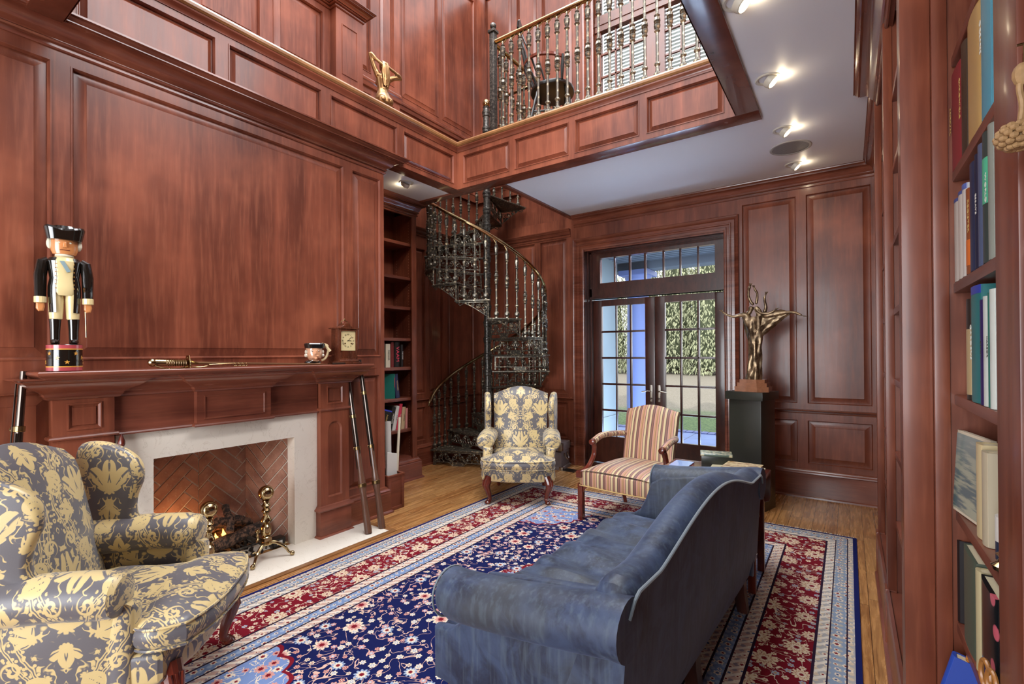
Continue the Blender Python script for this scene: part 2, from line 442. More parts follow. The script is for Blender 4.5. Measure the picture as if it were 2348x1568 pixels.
def ball(bm, c, r, seg=12, M=I4, mi=0, s=(1, 1, 1)):
    n = max(6, seg//2+2)
    rings(bm, [[M @ V((c[0]+s[0]*r*max(sin(pi*i/n), .01)*cos(2*pi*k/seg), c[1]+s[1]*r*max(sin(pi*i/n), .01)*sin(2*pi*k/seg), c[2]-s[2]*r*cos(pi*i/n))) for k in range(seg)] for i in range(n+1)], mi=mi)
def prism(bm, poly, d, M=I4, mi=0):
    """polygon in local XY extruded 0..d in local Z"""
    a = [bm.verts.new(M @ V((x, y, 0))) for x, y in poly]; b = [bm.verts.new(M @ V((x, y, d))) for x, y in poly]
    n = len(a)
    face(bm, a[::-1], mi); face(bm, b, mi)
    for i in range(n): face(bm, (a[i], a[(i+1) % n], b[(i+1) % n], b[i]), mi)
def offs(poly, d):
    n = len(poly); out = []
    ar = sum(poly[i][0]*poly[(i+1) % n][1]-poly[(i+1) % n][0]*poly[i][1] for i in range(n)); sg = 1 if ar > 0 else -1
    for i in range(n):
        p0, p1, p2 = V(poly[i-1]), V(poly[i]), V(poly[(i+1) % n])
        e1 = (p1-p0); e2 = (p2-p1)
        if e1.length < 1e-9 or e2.length < 1e-9: out.append(tuple(p1)); continue
        e1.normalize(); e2.normalize()
        n1 = V((-e1.y, e1.x)); n2 = V((-e2.y, e2.x)); m = (n1+n2)
        if m.length < 1e-6: out.append(tuple(p1)); continue
        m.normalize(); k = 1/max(m.dot(n1), .45)
        q = p1+m*d*k*sg; out.append((q.x, q.y))
    return out
def slab(bm, poly, t, r, M=I4, n=4, puff=0, puffb=0, mi=0):
    """pillow-edged solid from a 2D outline (local XY), thickness t along local Z (0..t), edge radius r, domed faces"""
    R = []
    r2 = min(r, t/2)
    ar = sum(poly[i][0]*poly[(i+1) % len(poly)][1]-poly[(i+1) % len(poly)][0]*poly[i][1] for i in range(len(poly)))
    if ar < 0: poly = poly[::-1]
    cx = sum(p[0] for p in poly)/len(poly); cy = sum(p[1] for p in poly)/len(poly)
    def add(po, z): R.append([M @ V((x, y, z)) for x, y in po])
    base0 = offs(poly, r)
    if puffb:
        for k in range(1, 7):
            s = k/7; add([(cx+(x-cx)*s, cy+(y-cy)*s) for x, y in base0], -puffb*(1-s*s))
    for k in range(n+1):
        a = pi/2*k/n; add(offs(poly, r*(1-sin(a))), r2*(1-cos(a)))
    for k in range(n+1):
        a = pi/2*k/n; add(offs(poly, r*(1-cos(a))), t-r2*(1-sin(a)))
    if puff:
        for k in range(6, 0, -1):
            s = k/7; add([(cx+(x-cx)*s, cy+(y-cy)*s) for x, y in base0], t+puff*(1-s*s))
    rings(bm, R, mi=mi)
def bez(pts, n=8):
    """Catmull-Rom through points"""
    P = [V(p) for p in pts]; out = []
    for i in range(len(P)-1):
        p0, p1, p2, p3 = P[max(i-1, 0)], P[i], P[i+1], P[min(i+2, len(P)-1)]
        for k in range(n):
            t = k/n; out.append(.5*((2*p1)+(p2-p0)*t+(2*p0-5*p1+4*p2-p3)*t*t+(3*p1-p0-3*p2+p3)*t**3))
    out.append(P[-1]); return out
def mould(bm, path, nrm, prof, closed=False, flip=False, cap=True):
    """sweep profile [(a,b)] along path with mitres; a = sideways (left of travel about nrm), b = along nrm"""
    P = [V(p) for p in path]; nrm = V(nrm).normalized(); n = len(P); R = []
    for i in range(n):
        if closed: e1 = P[i]-P[i-1]; e2 = P[(i+1) % n]-P[i]
        else:
            e1 = P[i]-P[i-1] if i else P[1]-P[0]; e2 = P[i+1]-P[i] if i < n-1 else P[i]-P[i-1]
        e1.normalize(); e2.normalize()
        a1 = nrm.cross(e1); a2 = nrm.cross(e2); m = (a1+a2).normalized(); k = 1/max(m.dot(a1), .2)
        s = -1 if flip else 1
        R.append([P[i]+m*(a*k*s)+nrm*b for a, b in prof])
    if closed: R.append(R[0])
    vr = rings(bm, R, closed_u=False)
    if not closed and cap:
        face(bm, vr[0]); face(bm, vr[-1])
    return vr
def quad(bm, O, U, Vv, mi=0):
    O, U, Vv = V(O), V(U), V(Vv); vs = [bm.verts.new(p) for p in (O, O+U, O+U+Vv, O+Vv)]; return face(bm, vs, mi)
def paneled(bm, O, U, Vd, Nn, W, H, us, vs, dep=.022, bead=.014, bev=.042, fields=True):
    """frame-and-raised-panel wall. O corner, unit U,Vd,Nn; panels at us x vs. Surface (frame face) lies on plane O."""
    O, U, Vd, Nn = V(O), V(U), V(Vd), V(Nn)
    def q(u0, u1, v0, v1, d0=0.0):
        if u1-u0 > 1e-5 and v1-v0 > 1e-5: quad(bm, O+U*u0+Vd*v0+Nn*d0, U*(u1-u0), Vd*(v1-v0))
    v0 = 0
    for (a, b) in vs:
        q(0, W, v0, a)
        x = 0
        for (c, d) in us: q(x, c, a, b); x = d
        q(x, W, a, b); v0 = b
    q(0, W, v0, H)
    for (a, b) in vs:
        for (c, d) in us:
            def ring(ins, dp): return [bm.verts.new(O+U*uu_+Vd*vv_+Nn*dp) for uu_, vv_ in ((c+ins, a+ins), (d-ins, a+ins), (d-ins, b-ins), (c+ins, b-ins))]
            bv = min(bev, (d-c)*.3, (b-a)*.3)
            rs = [ring(0, 0), ring(0, .005), ring(.006, .005), ring(bead, -dep*.55), ring(bead, -dep), ring(bead+.006, -dep), ring(bead+bv, -.006), ring(bead+bv+.002, -.003)]
            for r1, r2 in zip(rs, rs[1:]):
                for k in range(4): face(bm, (r1[k], r1[(k+1) % 4], r2[(k+1) % 4], r2[k]))
            face(bm, rs[-1])
def skin(name, verts, edges, radii, m, parent, sub=2, root=0):
    me = bpy.data.meshes.new(name); me.from_pydata([tuple(v) for v in verts], edges, []); me.materials.append(m)
    o = bpy.data.objects.new(name, me); COL.objects.link(o); o.parent = parent
    sk = o.modifiers.new('s', 'SKIN'); sk.use_smooth_shade = True; sk.branch_smoothing = .6
    for i, r in enumerate(radii):
        rx, ry = r if isinstance(r, tuple) else (r, r)
        me.skin_vertices[0].data[i].radius = (rx, ry); me.skin_vertices[0].data[i].use_root = (i == root)
    sb = o.modifiers.new('u', 'SUBSURF'); sb.levels = sub; sb.render_levels = sub
    return o
def text(name, s, size, M, m, parent, ext=.0004, align='CENTER', label=None):
    c = bpy.data.curves.new(name, 'FONT'); c.body = s; c.size = size; c.extrude = ext; c.align_x = align; c.align_y = 'CENTER'
    c.resolution_u = 2
    o = bpy.data.objects.new(name, c); COL.objects.link(o)
    bpy.context.view_layer.update()
    me = bpy.data.meshes.new_from_object(o.evaluated_get(bpy.context.evaluated_depsgraph_get()))
    bpy.data.objects.remove(o); me.name = name; me.transform(M); me.materials.clear(); me.materials.append(m)
    o = bpy.data.objects.new(name, me); COL.objects.link(o); o.parent = parent
    if label: o['label'] = label
    return o
CROWN = lambda pr, h: [(0, -h), (.008, -h), (.014, -h+.007), (.014, -h+.014), (.005, -h+.018), (.005, -h+.028), (.018, -h+.030), (.026, -h+.037), (.018, -h+.045), (.018, -h+.050), (pr*.30, -h*.56), (pr*.36, -h*.46), (pr*.46, -h*.37), (pr*.60, -h*.31), (pr*.72, -h*.29), (pr*.72, -h*.245), (pr*.80, -h*.245), (pr*.80, -h*.20), (pr*.86, -h*.17), (pr*.93, -h*.12), (pr*.95, -h*.07), (pr, -h*.07), (pr, 0), (0, 0)]

# ------------------------------------------------------------------ room shell
YB, XL, XR, XB, YC = 5.42, -4.38, .22, -3.36, 2.84      # back wall, left wall, right wall, chimney breast face, breast end
FZ, CZ, BZ = 3.567, 3.11, 3.09                           # upper floor, lower ceiling, soffit board
X3, Y3, Z3 = V((1, 0, 0)), V((0, 1, 0)), V((0, 0, 1))
bm = nb(); box(bm, -5.2, 1.6, -3.2, YB+.06, -.1, 0); struct('floor', bm, FLOOR)
# lower ceiling (around the two-storey opening)
bm = nb()
for a in ((-.50, 1.3, -3.2, YB+.1), (-2.87, -.50, 3.91, YB+.1), (-4.5, -3.44, YC-.1, 3.91), (-4.5, -.50, -3.2, .56)):
    box(bm, *a, CZ, CZ+.05)
struct('ceiling', bm, CEIL)
# soffit boards round the opening
bm = nb()
box(bm, -3.29, -.50, 3.745, 3.91, BZ, CZ+.02, bev=.004); box(bm, XL, -3.29, 3.82, 3.91, BZ, CZ+.02)
box(bm, -.645, -.50, .70, 3.745, BZ, CZ+.02, bev=.004); box(bm, -3.44, -3.295, YC-.05, 3.82, BZ, CZ+.02, bev=.004)
box(bm, -3.44, -.50, .56, .695, BZ, CZ+.02, bev=.004); box(bm, -2.87, -2.82, 3.90, YB, BZ, CZ+.02)
struct('trim_1', bm, MAHC)
# upper floor slabs
bm = nb()
box(bm, XL, -3.34, -3.2, 3.90, CZ+.06, FZ-.01); box(bm, -2.87, 1.3, 3.78, YB+.1, CZ+.06, FZ-.01)
box(bm, -3.34, -2.87, 3.78, 3.90, CZ+.06, FZ-.01); box(bm, -.60, 1.3, -3.2, 3.78, CZ+.06, FZ-.01); box(bm, -3.34, -.60, -3.2, .66, CZ+.06, FZ-.01)
o = struct('floor_upper', bm, FLOOR)
# fascias with raised panels
def fascia(name, O, U, Nn, L, panels):
    bm = nb(); paneled(bm, O, U, Z3, Nn, L, .42, panels, [(.045, .335)], bev=.03)
    struct(name, bm, MAHV)
fascia('trim_2', (-3.29, .70, BZ), Y3, X3, 3.04, [(.056+.752*i, .733+.752*i) for i in range(4)])
fascia('trim_3', (-3.29, 3.74, BZ), X3, -Y3, 2.64, [(.083+.636*i, .66+.636*i) for i in range(4)])
fascia('trim_4', (-.65, .70, BZ), Y3, -X3, 3.04, [(.056+.752*i, .733+.752*i) for i in range(4)])
fascia('trim_5', (-3.29, .70, BZ), X3, Y3, 2.64, [(.083+.636*i, .66+.636*i) for i in range(4)])
# golden oak nosing with cove under it, running round the opening
loop = [(-3.29, .70, 0), (-.65, .70, 0), (-.65, 3.74, 0), (-3.29, 3.74, 0)]
bm = nb(); NO = [(-.12, FZ-.052), (.012, FZ-.052), (.026, FZ-.048), (.036, FZ-.036), (.038, FZ-.02), (.032, FZ-.006), (.02, FZ), (-.12, FZ)]
mould(bm, loop, Z3, NO, closed=True); struct('trim_6', bm, OAKE)
bm = nb(); mould(bm, loop, Z3, [(-.01, FZ-.10), (.006, FZ-.10), (.008, FZ-.085), (.014, FZ-.075), (.024, FZ-.062), (.026, FZ-.052), (-.01, FZ-.052)], closed=True)
struct('trim_7', bm, MAHC)

# chimney breast wall (wall_left)
bm = nb(); y0 = -2.2
def yy(a): return [(p-y0, q-y0) for p, q in a]
paneled(bm, (XB, y0, 1.30), Y3, Z3, X3, YC-y0, 1.80, yy([(-2.0, -1.05), (-.96, -.30), (-.22, .674), (.749, 2.427), (2.505, 2.802)]), [(.08, 1.632)], bev=.05)
paneled(bm, (XB, y0, .0), Y3, Z3, X3, .70-y0, 1.30, yy([(-2.0, -1.05), (-.96, -.30), (-.22, .682)]), [(.285, .925-.0)] if 0 else [(.285, 1.216)], bev=.05)
paneled(bm, (XB, 2.40, .0), Y3, Z3, X3, YC-2.40, 1.30, [(.062, .385)], [(.285, 1.225)], bev=.04)
box(bm, XB-.3, XB, .70, 1.105, 0, 1.3); box(bm, XB-.3, XB, 1.985, 2.40, 0, 1.3); box(bm, XB-.3, XB, 1.105, 1.985, .80, 1.3)
quad(bm, (XB, YC, 0), (-.75, 0, 0), (0, 0, CZ+.1))
struct('wall_left', bm, MAHV)
bm = nb()
mould(bm, [(XL, YC, 3.135), (XB, YC, 3.135), (XB, -2.2, 3.135)], Z3, CROWN(.165, .145)); struct('trim_8', bm, MAHC)
BASEP = [(0, 0), (.055, 0), (.055, .012), (.048, .022), (.036, .026), (.036, .178), (.030, .190), (.034, .196), (.028, .206), (.018, .214), (.014, .226), (.006, .23), (0, .235)]
bm = nb(); mould(bm, [(XB, 2.36, 0), (XB, YC, 0), (XL+.3, YC, 0)], Z3, BASEP, flip=True); mould(bm, [(XB, -2.2, 0), (XB, .75, 0)], Z3, BASEP, flip=True)
struct('baseboard_left', bm, MAHC)

bm = nb(); box(bm, XL, 1.2, -3.35, -3.2, 0, 3.6); box(bm, -3.6, XB, -3.2, -2.2, 0, 3.6); struct('wall_rear', bm, MAHV)  # unseen rear wall, added to keep bright sky out of the wood's reflections
# alcove wall behind the stair and the back wall
RAILP = [(0, -.032), (.008, -.032), (.012, -.024), (.008, -.018), (.020, -.010), (.030, -.006), (.032, 0), (.026, .008), (.0, .010)]
bm = nb(); paneled(bm, (XL, 3.86, 0), Y3, Z3, X3, YB-3.86, CZ, [(.09, .50), (.565, .83), (.90, 1.46)], [(.315, .74), (.90, 2.72)], bev=.04)
struct('wall_left_alcove', bm, MAHV)
bm = nb(); W = XR-XL
def bx_(a): return [(p-XL, q-XL) for p, q in a]
# back wall in three pieces: left of the doors, above, right of the doors
paneled(bm, (XL, YB, 0), X3, Z3, -Y3, -2.70-XL, CZ, bx_([(-4.30, -3.86), (-3.78, -3.40), (-3.33, -2.925)]), [(.315, .775), (.875, 2.86)], bev=.045)
paneled(bm, (-1.04, YB, 0), X3, Z3, -Y3, XR+.5+1.04, CZ, [(.148, .637), (.71, 1.222)], [(.32, .745), (.897, 2.915)], bev=.05)
paneled(bm, (-2.70, YB, 2.66), X3, Z3, -Y3, 1.66, CZ-2.66, [], [])
struct('wall_back', bm, MAHV)
bm = nb(); mould(bm, [(XR+.02, YB, 3.115), (-2.82, YB, 3.115)], Z3, CROWN(.10, .14)); mould(bm, [(XL, YB, 2.98), (XL, 3.86, 2.98)], Z3, CROWN(.06, .10), flip=True) if 0 else None
struct('trim_9', bm, MAHC)
bm = nb(); CP = CROWN(.06, .10); mould(bm, [(-2.87, YB, 2.97), (XL, YB, 2.97), (XL, 3.9, 2.97)], Z3, CP); struct('trim_10', bm, MAHC)
bm = nb()
mould(bm, [(XR+.02, YB, .838), (-.93, YB, .838)], Z3, RAILP); mould(bm, [(-2.83, YB, .83), (XL, YB, .83), (XL, 3.86, .83)], Z3, RAILP)
struct('trim_11', bm, MAHC)
BB = [(0, 0), (.036, 0), (.034, .014), (.022, .022), (.020, .225), (.028, .232), (.026, .244), (.016, .252), (.014, .262), (.006, .27), (0, .272)]
bm = nb(); mould(bm, [(XR+.02, YB, 0), (-.93, YB, 0)], Z3, BB); mould(bm, [(-2.83, YB, 0), (XL, YB, 0), (XL, 3.86, 0)], Z3, BB)
struct('baseboard_back', bm, MAHC)
# right wall behind the shelving, and an added tall wall, out of view, stepped to block and shape sun
bm = nb(); box(bm, 1.05, 1.2, -14, 3.0, -.3, 20); box(bm, 1.05, 1.2, 3.0, YB+.3, -.3, 12); quad(bm, (XR, 3.84, 0), (0, YB-3.84, 0), (0, 0, CZ)); struct('wall_right', bm, MAHV)
bm = nb(); mould(bm, [(XR, 3.86, 3.115), (XR, YB, 3.115)], Z3, CROWN(.10, .14)); struct('trim_12', bm, MAHC)
# door casing
CAS = [(0, 0), (0, .030), (.010, .034), (.022, .034), (.028, .022), (.050, .020), (.056, .030), (.066, .030), (.072, .020), (.100, .018), (.108, .034), (.122, .046), (.134, .050), (.142, .046), (.145, 0)]
bm = nb(); xl, xr, zt = -2.68, -1.06, 2.675
mould(bm, [(xl, YB, 0), (xl, YB, zt), (xr, YB, zt), (xr, YB, 0)], -Y3, CAS, flip=False)
struct('trim_13', bm, MAHC)
# jambs and head of the deep door reveal
bm = nb()
for i, (dx, a, b) in enumerate(((0, 5.42, 5.50), (.012, 5.50, 5.56), (.03, 5.56, 5.66))):
    box(bm, xl-.06, xl+dx, a, b, 0, zt); box(bm, xr-dx, xr+.06, a, b, 0, zt); box(bm, xl, xr, a, b, zt-dx, zt+.06)
box(bm, xl, xr, 5.56, 5.66, 2.075, 2.205); box(bm, xl, xr, 5.54, 5.66, 2.075, 2.10)
for (x0, x1) in ((xl, -2.545), (-1.188, xr)): box(bm, x0, x1, 5.580, 5.64, 2.2, zt)
box(bm, xl, xr, 5.585, 5.64, 2.2, 2.272); box(bm, xl, xr, 5.585, 5.64, 2.585, zt)
px = [(-2.543, -2.371), (-2.350, -2.179), (-2.152, -1.988), (-1.962, -1.768), (-1.745, -1.575), (-1.555, -1.38), (-1.361, -1.191)]
for (a, b), (c, d) in zip(px, px[1:]): box(bm, b, c, 5.60, 5.63, 2.26, 2.6, bev=.005)
fr = struct('window_1', bm, DARKW)
bm = nb(); box(bm, -2.55, -1.18, 5.612, 5.616, 2.26, 2.6); obj('pane', bm, GLASS, fr)
bm = nb(); box(bm, xl, xr, 5.42, 5.72, -.02, .025, bev=.006); struct('trim_14', bm, DARKW)
def door(nm, x0, x1, cols, hinge_left):
    bm = nb(); a, b = cols[0][0], cols[-1][1]
    box(bm, x0, a, 5.60, 5.645, .03, 2.06, bev=.003); box(bm, b, x1, 5.60, 5.645, .03, 2.06, bev=.003)
    box(bm, a, b, 5.60, 5.645, .03, .362); box(bm, a, b, 5.60, 5.645, 1.984, 2.06)
    for (p, q), (r, s) in zip(cols, cols[1:]): box(bm, q, r, 5.605, 5.64, .36, 1.99, bev=.005)
    for k in range(4): z = .687+.325*k; box(bm, a, b, 5.605, 5.64, z-.012, z+.012, bev=.005)
    d = struct(nm, bm, DARKW)
    g = nb(); box(g, a, b, 5.621, 5.625, .36, 1.99); obj('pane', g, GLASS, d)
    hx_ = x1-.045 if hinge_left else x0+.045; s = -1 if hinge_left else 1
    h = nb(); slab(h, [(-.017, -.10), (.017, -.10), (.017, .10), (-.017, .10)], .008, .004, T(hx_, 5.60, .92) @ RX(pi/2))
    tube(h, [(hx_, 5.60, .945), (hx_, 5.555, .945), (hx_+s*.03, 5.548, .95), (hx_+s*.10, 5.552, .938)], [.009, .009, .008, .006], 8)
    ball(h, (hx_, 5.585, .86), .012, 8)
    obj('door_handle', h, CHROME, d)
door('door_1', -2.648, -1.865, [(-2.538, -2.357), (-2.341, -2.173), (-2.151, -1.98)], True)
door('door_2', -1.860, -1.09, [(-1.744, -1.578), (-1.555, -1.386), (-1.362, -1.195)], False)
# lower crown returns etc. on soffit above stair: dark inner faces
# ------------------------------------------------------------------ upper storey
bm = nb()
paneled(bm, (XL, 3.72, FZ), Y3, Z3, X3, YB-3.72, 3.0, [(.26, .90), (.965, 1.64)], [(.10, .74), (.93, 2.9)], bev=.05)
paneled(bm, (-4.12, YC-.2, FZ), Y3, Z3, X3, 1.08, 3.0, [(.30, .68), (.80, 1.0)], [(.10, .58), (.80, 2.9)], bev=.04)
quad(bm, (-4.12, 3.72, FZ), (-.26, 0, 0), (0, 0, 3))
struct('wall_left_upper', bm, MAHV)
bm = nb()
paneled(bm, (-3.68, -.8, FZ), Y3, Z3, X3, 3.33, .86, [(-.1+.8, 1.0+.8-.02), (1.30+.5, 2.40), (2.84, 3.27)] if 0 else [(.15, .72), (.80, 1.55), (1.63, 2.16), (2.25, 2.72), (2.82, 3.26)], [(.22, .78)], bev=.05)
box(bm, -4.12, -3.60, 2.53, 2.81, FZ, 4.42)
box(bm, -4.12, -3.68, -.8, 2.53, 4.42, 6.4); box(bm, -4.12, -3.62, 2.53, 2.79, 4.42, 6.4)
paneled(bm, (-3.598, 2.53, FZ), Y3, Z3, X3, .28, .85, [(.06, .22)], [(.28, .72)], bev=.03)
quad(bm, (-3.68, 2.81, FZ), (-.5, 0, 0), (0, 0, 2.8))
struct('wall_left_overmantel', bm, MAHV)
bm = nb(); mould(bm, [(XL, 2.81, 4.50), (-3.60, 2.81, 4.50), (-3.60, 2.53, 4.50), (-3.68, 2.53, 4.50), (-3.68, -.8, 4.50)], Z3, CROWN(.09, .10)); struct('trim_15', bm, MAHC)
bm = nb(); mould(bm, [(XL, YB, 4.46), (XL, 3.72, 4.46), (-4.12, 3.72, 4.40), (-4.12, 2.81, 4.40)], Z3, RAILP, flip=True) if 0 else None
mould(bm, [(XL, YB, 4.40), (XL, 3.74, 4.40)], Z3, [(0, -.08), (.02, -.07), (.024, -.03), (.034, -.02), (.036, 0), (.02, .02), (.02, .03), (0, .035)])
mould(bm, [(-4.12, 3.72, 4.28), (-4.12, 2.82, 4.28)], Z3, [(0, -.08), (.02, -.07), (.024, -.03), (.034, -.02), (.036, 0), (.02, .02), (.02, .03), (0, .035)])
struct('trim_16', bm, MAHC)
bm = nb()
paneled(bm, (XL, YB, FZ), X3, Z3, -Y3, -2.66-XL, 3.0, [(.15, .62), (.70, 1.02), (1.10, 1.55)], [(.10, .70), (.86, 2.9)], bev=.04)
paneled(bm, (-1.0, YB, FZ), X3, Z3, -Y3, 2.1, 3.0, [(.1, .6), (.7, 1.2)], [(.10, .70), (.86, 2.9)], bev=.04)
box(bm, -2.66, -1.0, YB, YB+.1, 6.05, 6.6)
struct('wall_back_upper', bm, MAHV)
bm = nb(); mould(bm, [(-2.53, YB, FZ), (-2.53, YB, 6.05), (-1.06, YB, 6.05), (-1.06, YB, FZ)], -Y3, CAS); struct('trim_17', bm, MAHC)
bm = nb()      # upper french window: two leaves, transom
for a, b in ((-2.60, -2.46), (-1.90, -1.68), (-1.13, -1.0)): box(bm, a, b, 5.46, 5.52, FZ, 6.1)
box(bm, -2.53, -1.06, 5.44, 5.52, 5.33, 5.52); box(bm, -2.53, -1.06, 5.43, 5.53, 5.40, 5.44); box(bm, -2.53, -1.06, 5.46, 5.52, FZ, 3.80)
for x in (-2.275, -2.09, -1.50, -1.31): box(bm, x-.01, x+.01, 5.475, 5.505, FZ, 6.1)
for z in (4.13, 4.46, 4.78, 5.06, 5.8): box(bm, -2.5, -1.08, 5.475, 5.505, z-.01, z+.01)
uw = struct('window_2', bm, mat('window_frame_brown', woodfn(hx('#4a2417'), hx('#6d3a26'), hx('#82492f'), (7, 7, .6))))
bm = nb(); box(bm, -2.5, -1.08, 5.489, 5.492, FZ, 6.1); obj('pane', bm, GLASS, uw)
bl = nb()
for k in range(60):
    z = 3.75+k*.042; box(bl, -2.47, -1.10, 5.575, 5.60, z, z+.003, RX(0)); 
    for x in (-2.3, -1.28): pass
BLND = mat('white_blind_slats', col=hx('#7f8681'), rough=.5)
bl.free(); bl = nb()
for k in range(58):
    box(bl, -.70, .70, -.024, .024, -.0012, .0012, T(-1.78, 5.60, 3.72+k*.042) @ RX(rad(58)))
obj('blind', bl, BLND, uw)

bm = nb(); box(bm, -5.0, XL-.04, 2.8, YB+.3, 0, 6.6); box(bm, XL-.1, -2.74, YB+.04, YB+.3, 0, 6.6); box(bm, -.98, 1.2, YB+.04, YB+.3, 0, 6.6); struct('wall_back_outer', bm, MAHV)

# ------------------------------------------------------------------ fireplace
fp = thing('fireplace', 'wide mahogany fireplace with cream marble surround and brick firebox', 'fireplace', (XB, 1.54, 0))
def W(o): o.parent = fp; o.matrix_parent_inverse = Mx.Translation((-XB, -1.54, 0)); return o
YC_ = 1.54
bm = nb()
SH = [(0, 1.290), (.245, 1.290), (.262, 1.298), (.272, 1.304), (.280, 1.310), (.280, 1.320), (.276, 1.324), (0, 1.324)]
mould(bm, [(XB, .84, 0), (XB, .86, 0)], Z3, [(0, 0)]) if 0 else None
box(bm, XB, XB+.255, .60, 2.475, 1.290, 1.324)
mould(bm, [(XB, .60, 0), (XB+.25, .60, 0), (XB+.25, 2.475, 0), (XB, 2.475, 0)], Z3, [(0, 1.292), (.010, 1.294), (.018, 1.300), (.026, 1.304), (.030, 1.310), (.030, 1.320), (.026, 1.324), (0, 1.324)], flip=True)
W(obj('mantel_shelf', bm, MAHH))
xp, xf, xc = -3.292, -3.322, -3.280         # pilaster, frieze, centre tablet faces
bm = nb(); path = [(XB, .65, 0), (xp, .65, 0), (xp, .925, 0), (xf, .925, 0), (xf, 1.315, 0), (xc, 1.315, 0), (xc, 1.775, 0), (xf, 1.775, 0), (xf, 2.155, 0), (xp, 2.155, 0), (xp, 2.430, 0), (XB, 2.430, 0)]
mould(bm, path, Z3, [(0, 1.175), (.010, 1.178), (.014, 1.188), (.022, 1.194), (.024, 1.205), (.045, 1.222), (.075, 1.236), (.098, 1.254), (.104, 1.262), (.112, 1.266), (.116, 1.274), (.148, 1.284), (.150, 1.2905), (0, 1.2905)], flip=True)
W(obj('cornice', bm, MAHC))
bm = nb()
box(bm, XB, xf, .92, 2.16, .965, 1.20); box(bm, XB, xc-.001, 1.315, 1.775, .965, 1.19)
paneled(bm, (xc, 1.315, .968), Y3, Z3, X3, .46, .215, [(.04, .42)], [(.035, .18)], dep=.016, bev=.012)
mould(bm, [(xf, .92, 0), (xf, 1.315, 0), (xc, 1.315, 0), (xc, 1.775, 0), (xf, 1.775, 0), (xf, 2.16, 0)], Z3, [(0, .958), (.016, .960), (.020, .968), (.016, .976), (.008, .980), (0, .984)], flip=True)
W(obj('frieze_panel', bm, MAHH))
for a in (.65, 2.155):
    b = a+.275; bm = nb()
    fy0, fy1 = a+.02, b-.02
    paneled(bm, (xp, a+.012, .985), Y3, Z3, X3, .251, .20, [(.055, .196)], [(.03, .17)], dep=.008, bev=.008)
    box(bm, XB, xp-.018, a+.013, b-.013, .24, 1.19); quad(bm, (xp, a+.012, .24), (XB-xp, 0, 0), (0, 0, .95)); quad(bm, (xp, b-.012, .24), (XB-xp, 0, 0), (0, 0, .95))
    # shaft with sunk arched panel
    c = (a+b)/2; r_ = .062; arch = [(c-r_, .30)]+[(c+r_*cos(pi-pi*k/12), .82+r_*sin(pi*k/12)*1.0) for k in range(13)]+[(c+r_, .30)]
    O_ = [bm.verts.new((xp, y, z)) for y, z in arch]; I_ = [bm.verts.new((xp-.016, c+(y-c)*.86, .30+.01+(z-.30)*.965)) for y, z in arch]
    n = len(arch)
    for k in range(n): face(bm, (O_[k], O_[(k+1) % n], I_[(k+1) % n], I_[k]))
    face(bm, I_)
    L0, R0_ = a+.012, b-.012
    quad(bm, (xp, L0, .24), (0, c-r_-L0, 0), (0, 0, .745)); quad(bm, (xp, c+r_, .24), (0, R0_-c-r_, 0), (0, 0, .745)); quad(bm, (xp, c-r_, .24), (0, 2*r_, 0), (0, 0, .06))
    tp = [bm.verts.new((xp, y, .985)) for y, z in arch[1:-1]]
    for k in range(len(tp)-1): face(bm, (O_[k+1], O_[k+2], tp[k+1], tp[k]))
    # necking
    mould(bm, [(XB, a+.012, 0), (xp, a+.012, 0), (xp, b-.012, 0), (XB, b-.012, 0)], Z3, [(0, .966), (.014, .970), (.018, .978), (.014, .986), (.004, .99), (0, .992)], flip=True)
    pl = W(obj('pilaster', bm, MAHV))
    bm = nb(); box(bm, XB, xp+.014, a, b, 0, .205, bev=.003)
    mould(bm, [(XB, a, 0), (xp+.012, a, 0), (xp+.012, b, 0), (XB, b, 0)], Z3, [(0, .2), (.012, .204), (.016, .214), (.004, .224), (-.004, .238), (-.014, .245)], flip=True)
    mould(bm, [(XB, a, 0), (xp+.012, a, 0), (xp+.012, b, 0), (XB, b, 0)], Z3, [(0, 0), (.016, 0), (.016, .008), (.008, .018), (0, .020)], flip=True)
    q = obj('plinth', bm, MAHH, pl); q.matrix_parent_inverse = I4
# marble surround with returns
bm = nb(); xs = -3.338
box(bm, XB, xs, .93, 1.108, 0, .966); box(bm, XB, xs, 1.982, 2.165, 0, .966); box(bm, XB, xs, 1.108, 1.982, .795, .966)
box(bm, XB-.07, XB, 1.08, 1.108, 0, .82); box(bm, XB-.07, XB, 1.982, 2.01, 0, .82); box(bm, XB-.07, XB, 1.10, 1.99, .795, .82)
W(obj('marble_surround', bm, MARB))
bm = nb(); box(bm, XB-.02, -2.99, .56, 2.565, -.01, .006, bev=.002); W(obj('hearth_slab', bm, MARB))
bm = nb(); box(bm, -2.99, -2.945, .51, 2.61, -.01, .007, bev=.003); box(bm, XB+.06, -2.99, 2.565, 2.61, -.01, .007, bev=.003); W(obj('hearth_border', bm, OAKE))
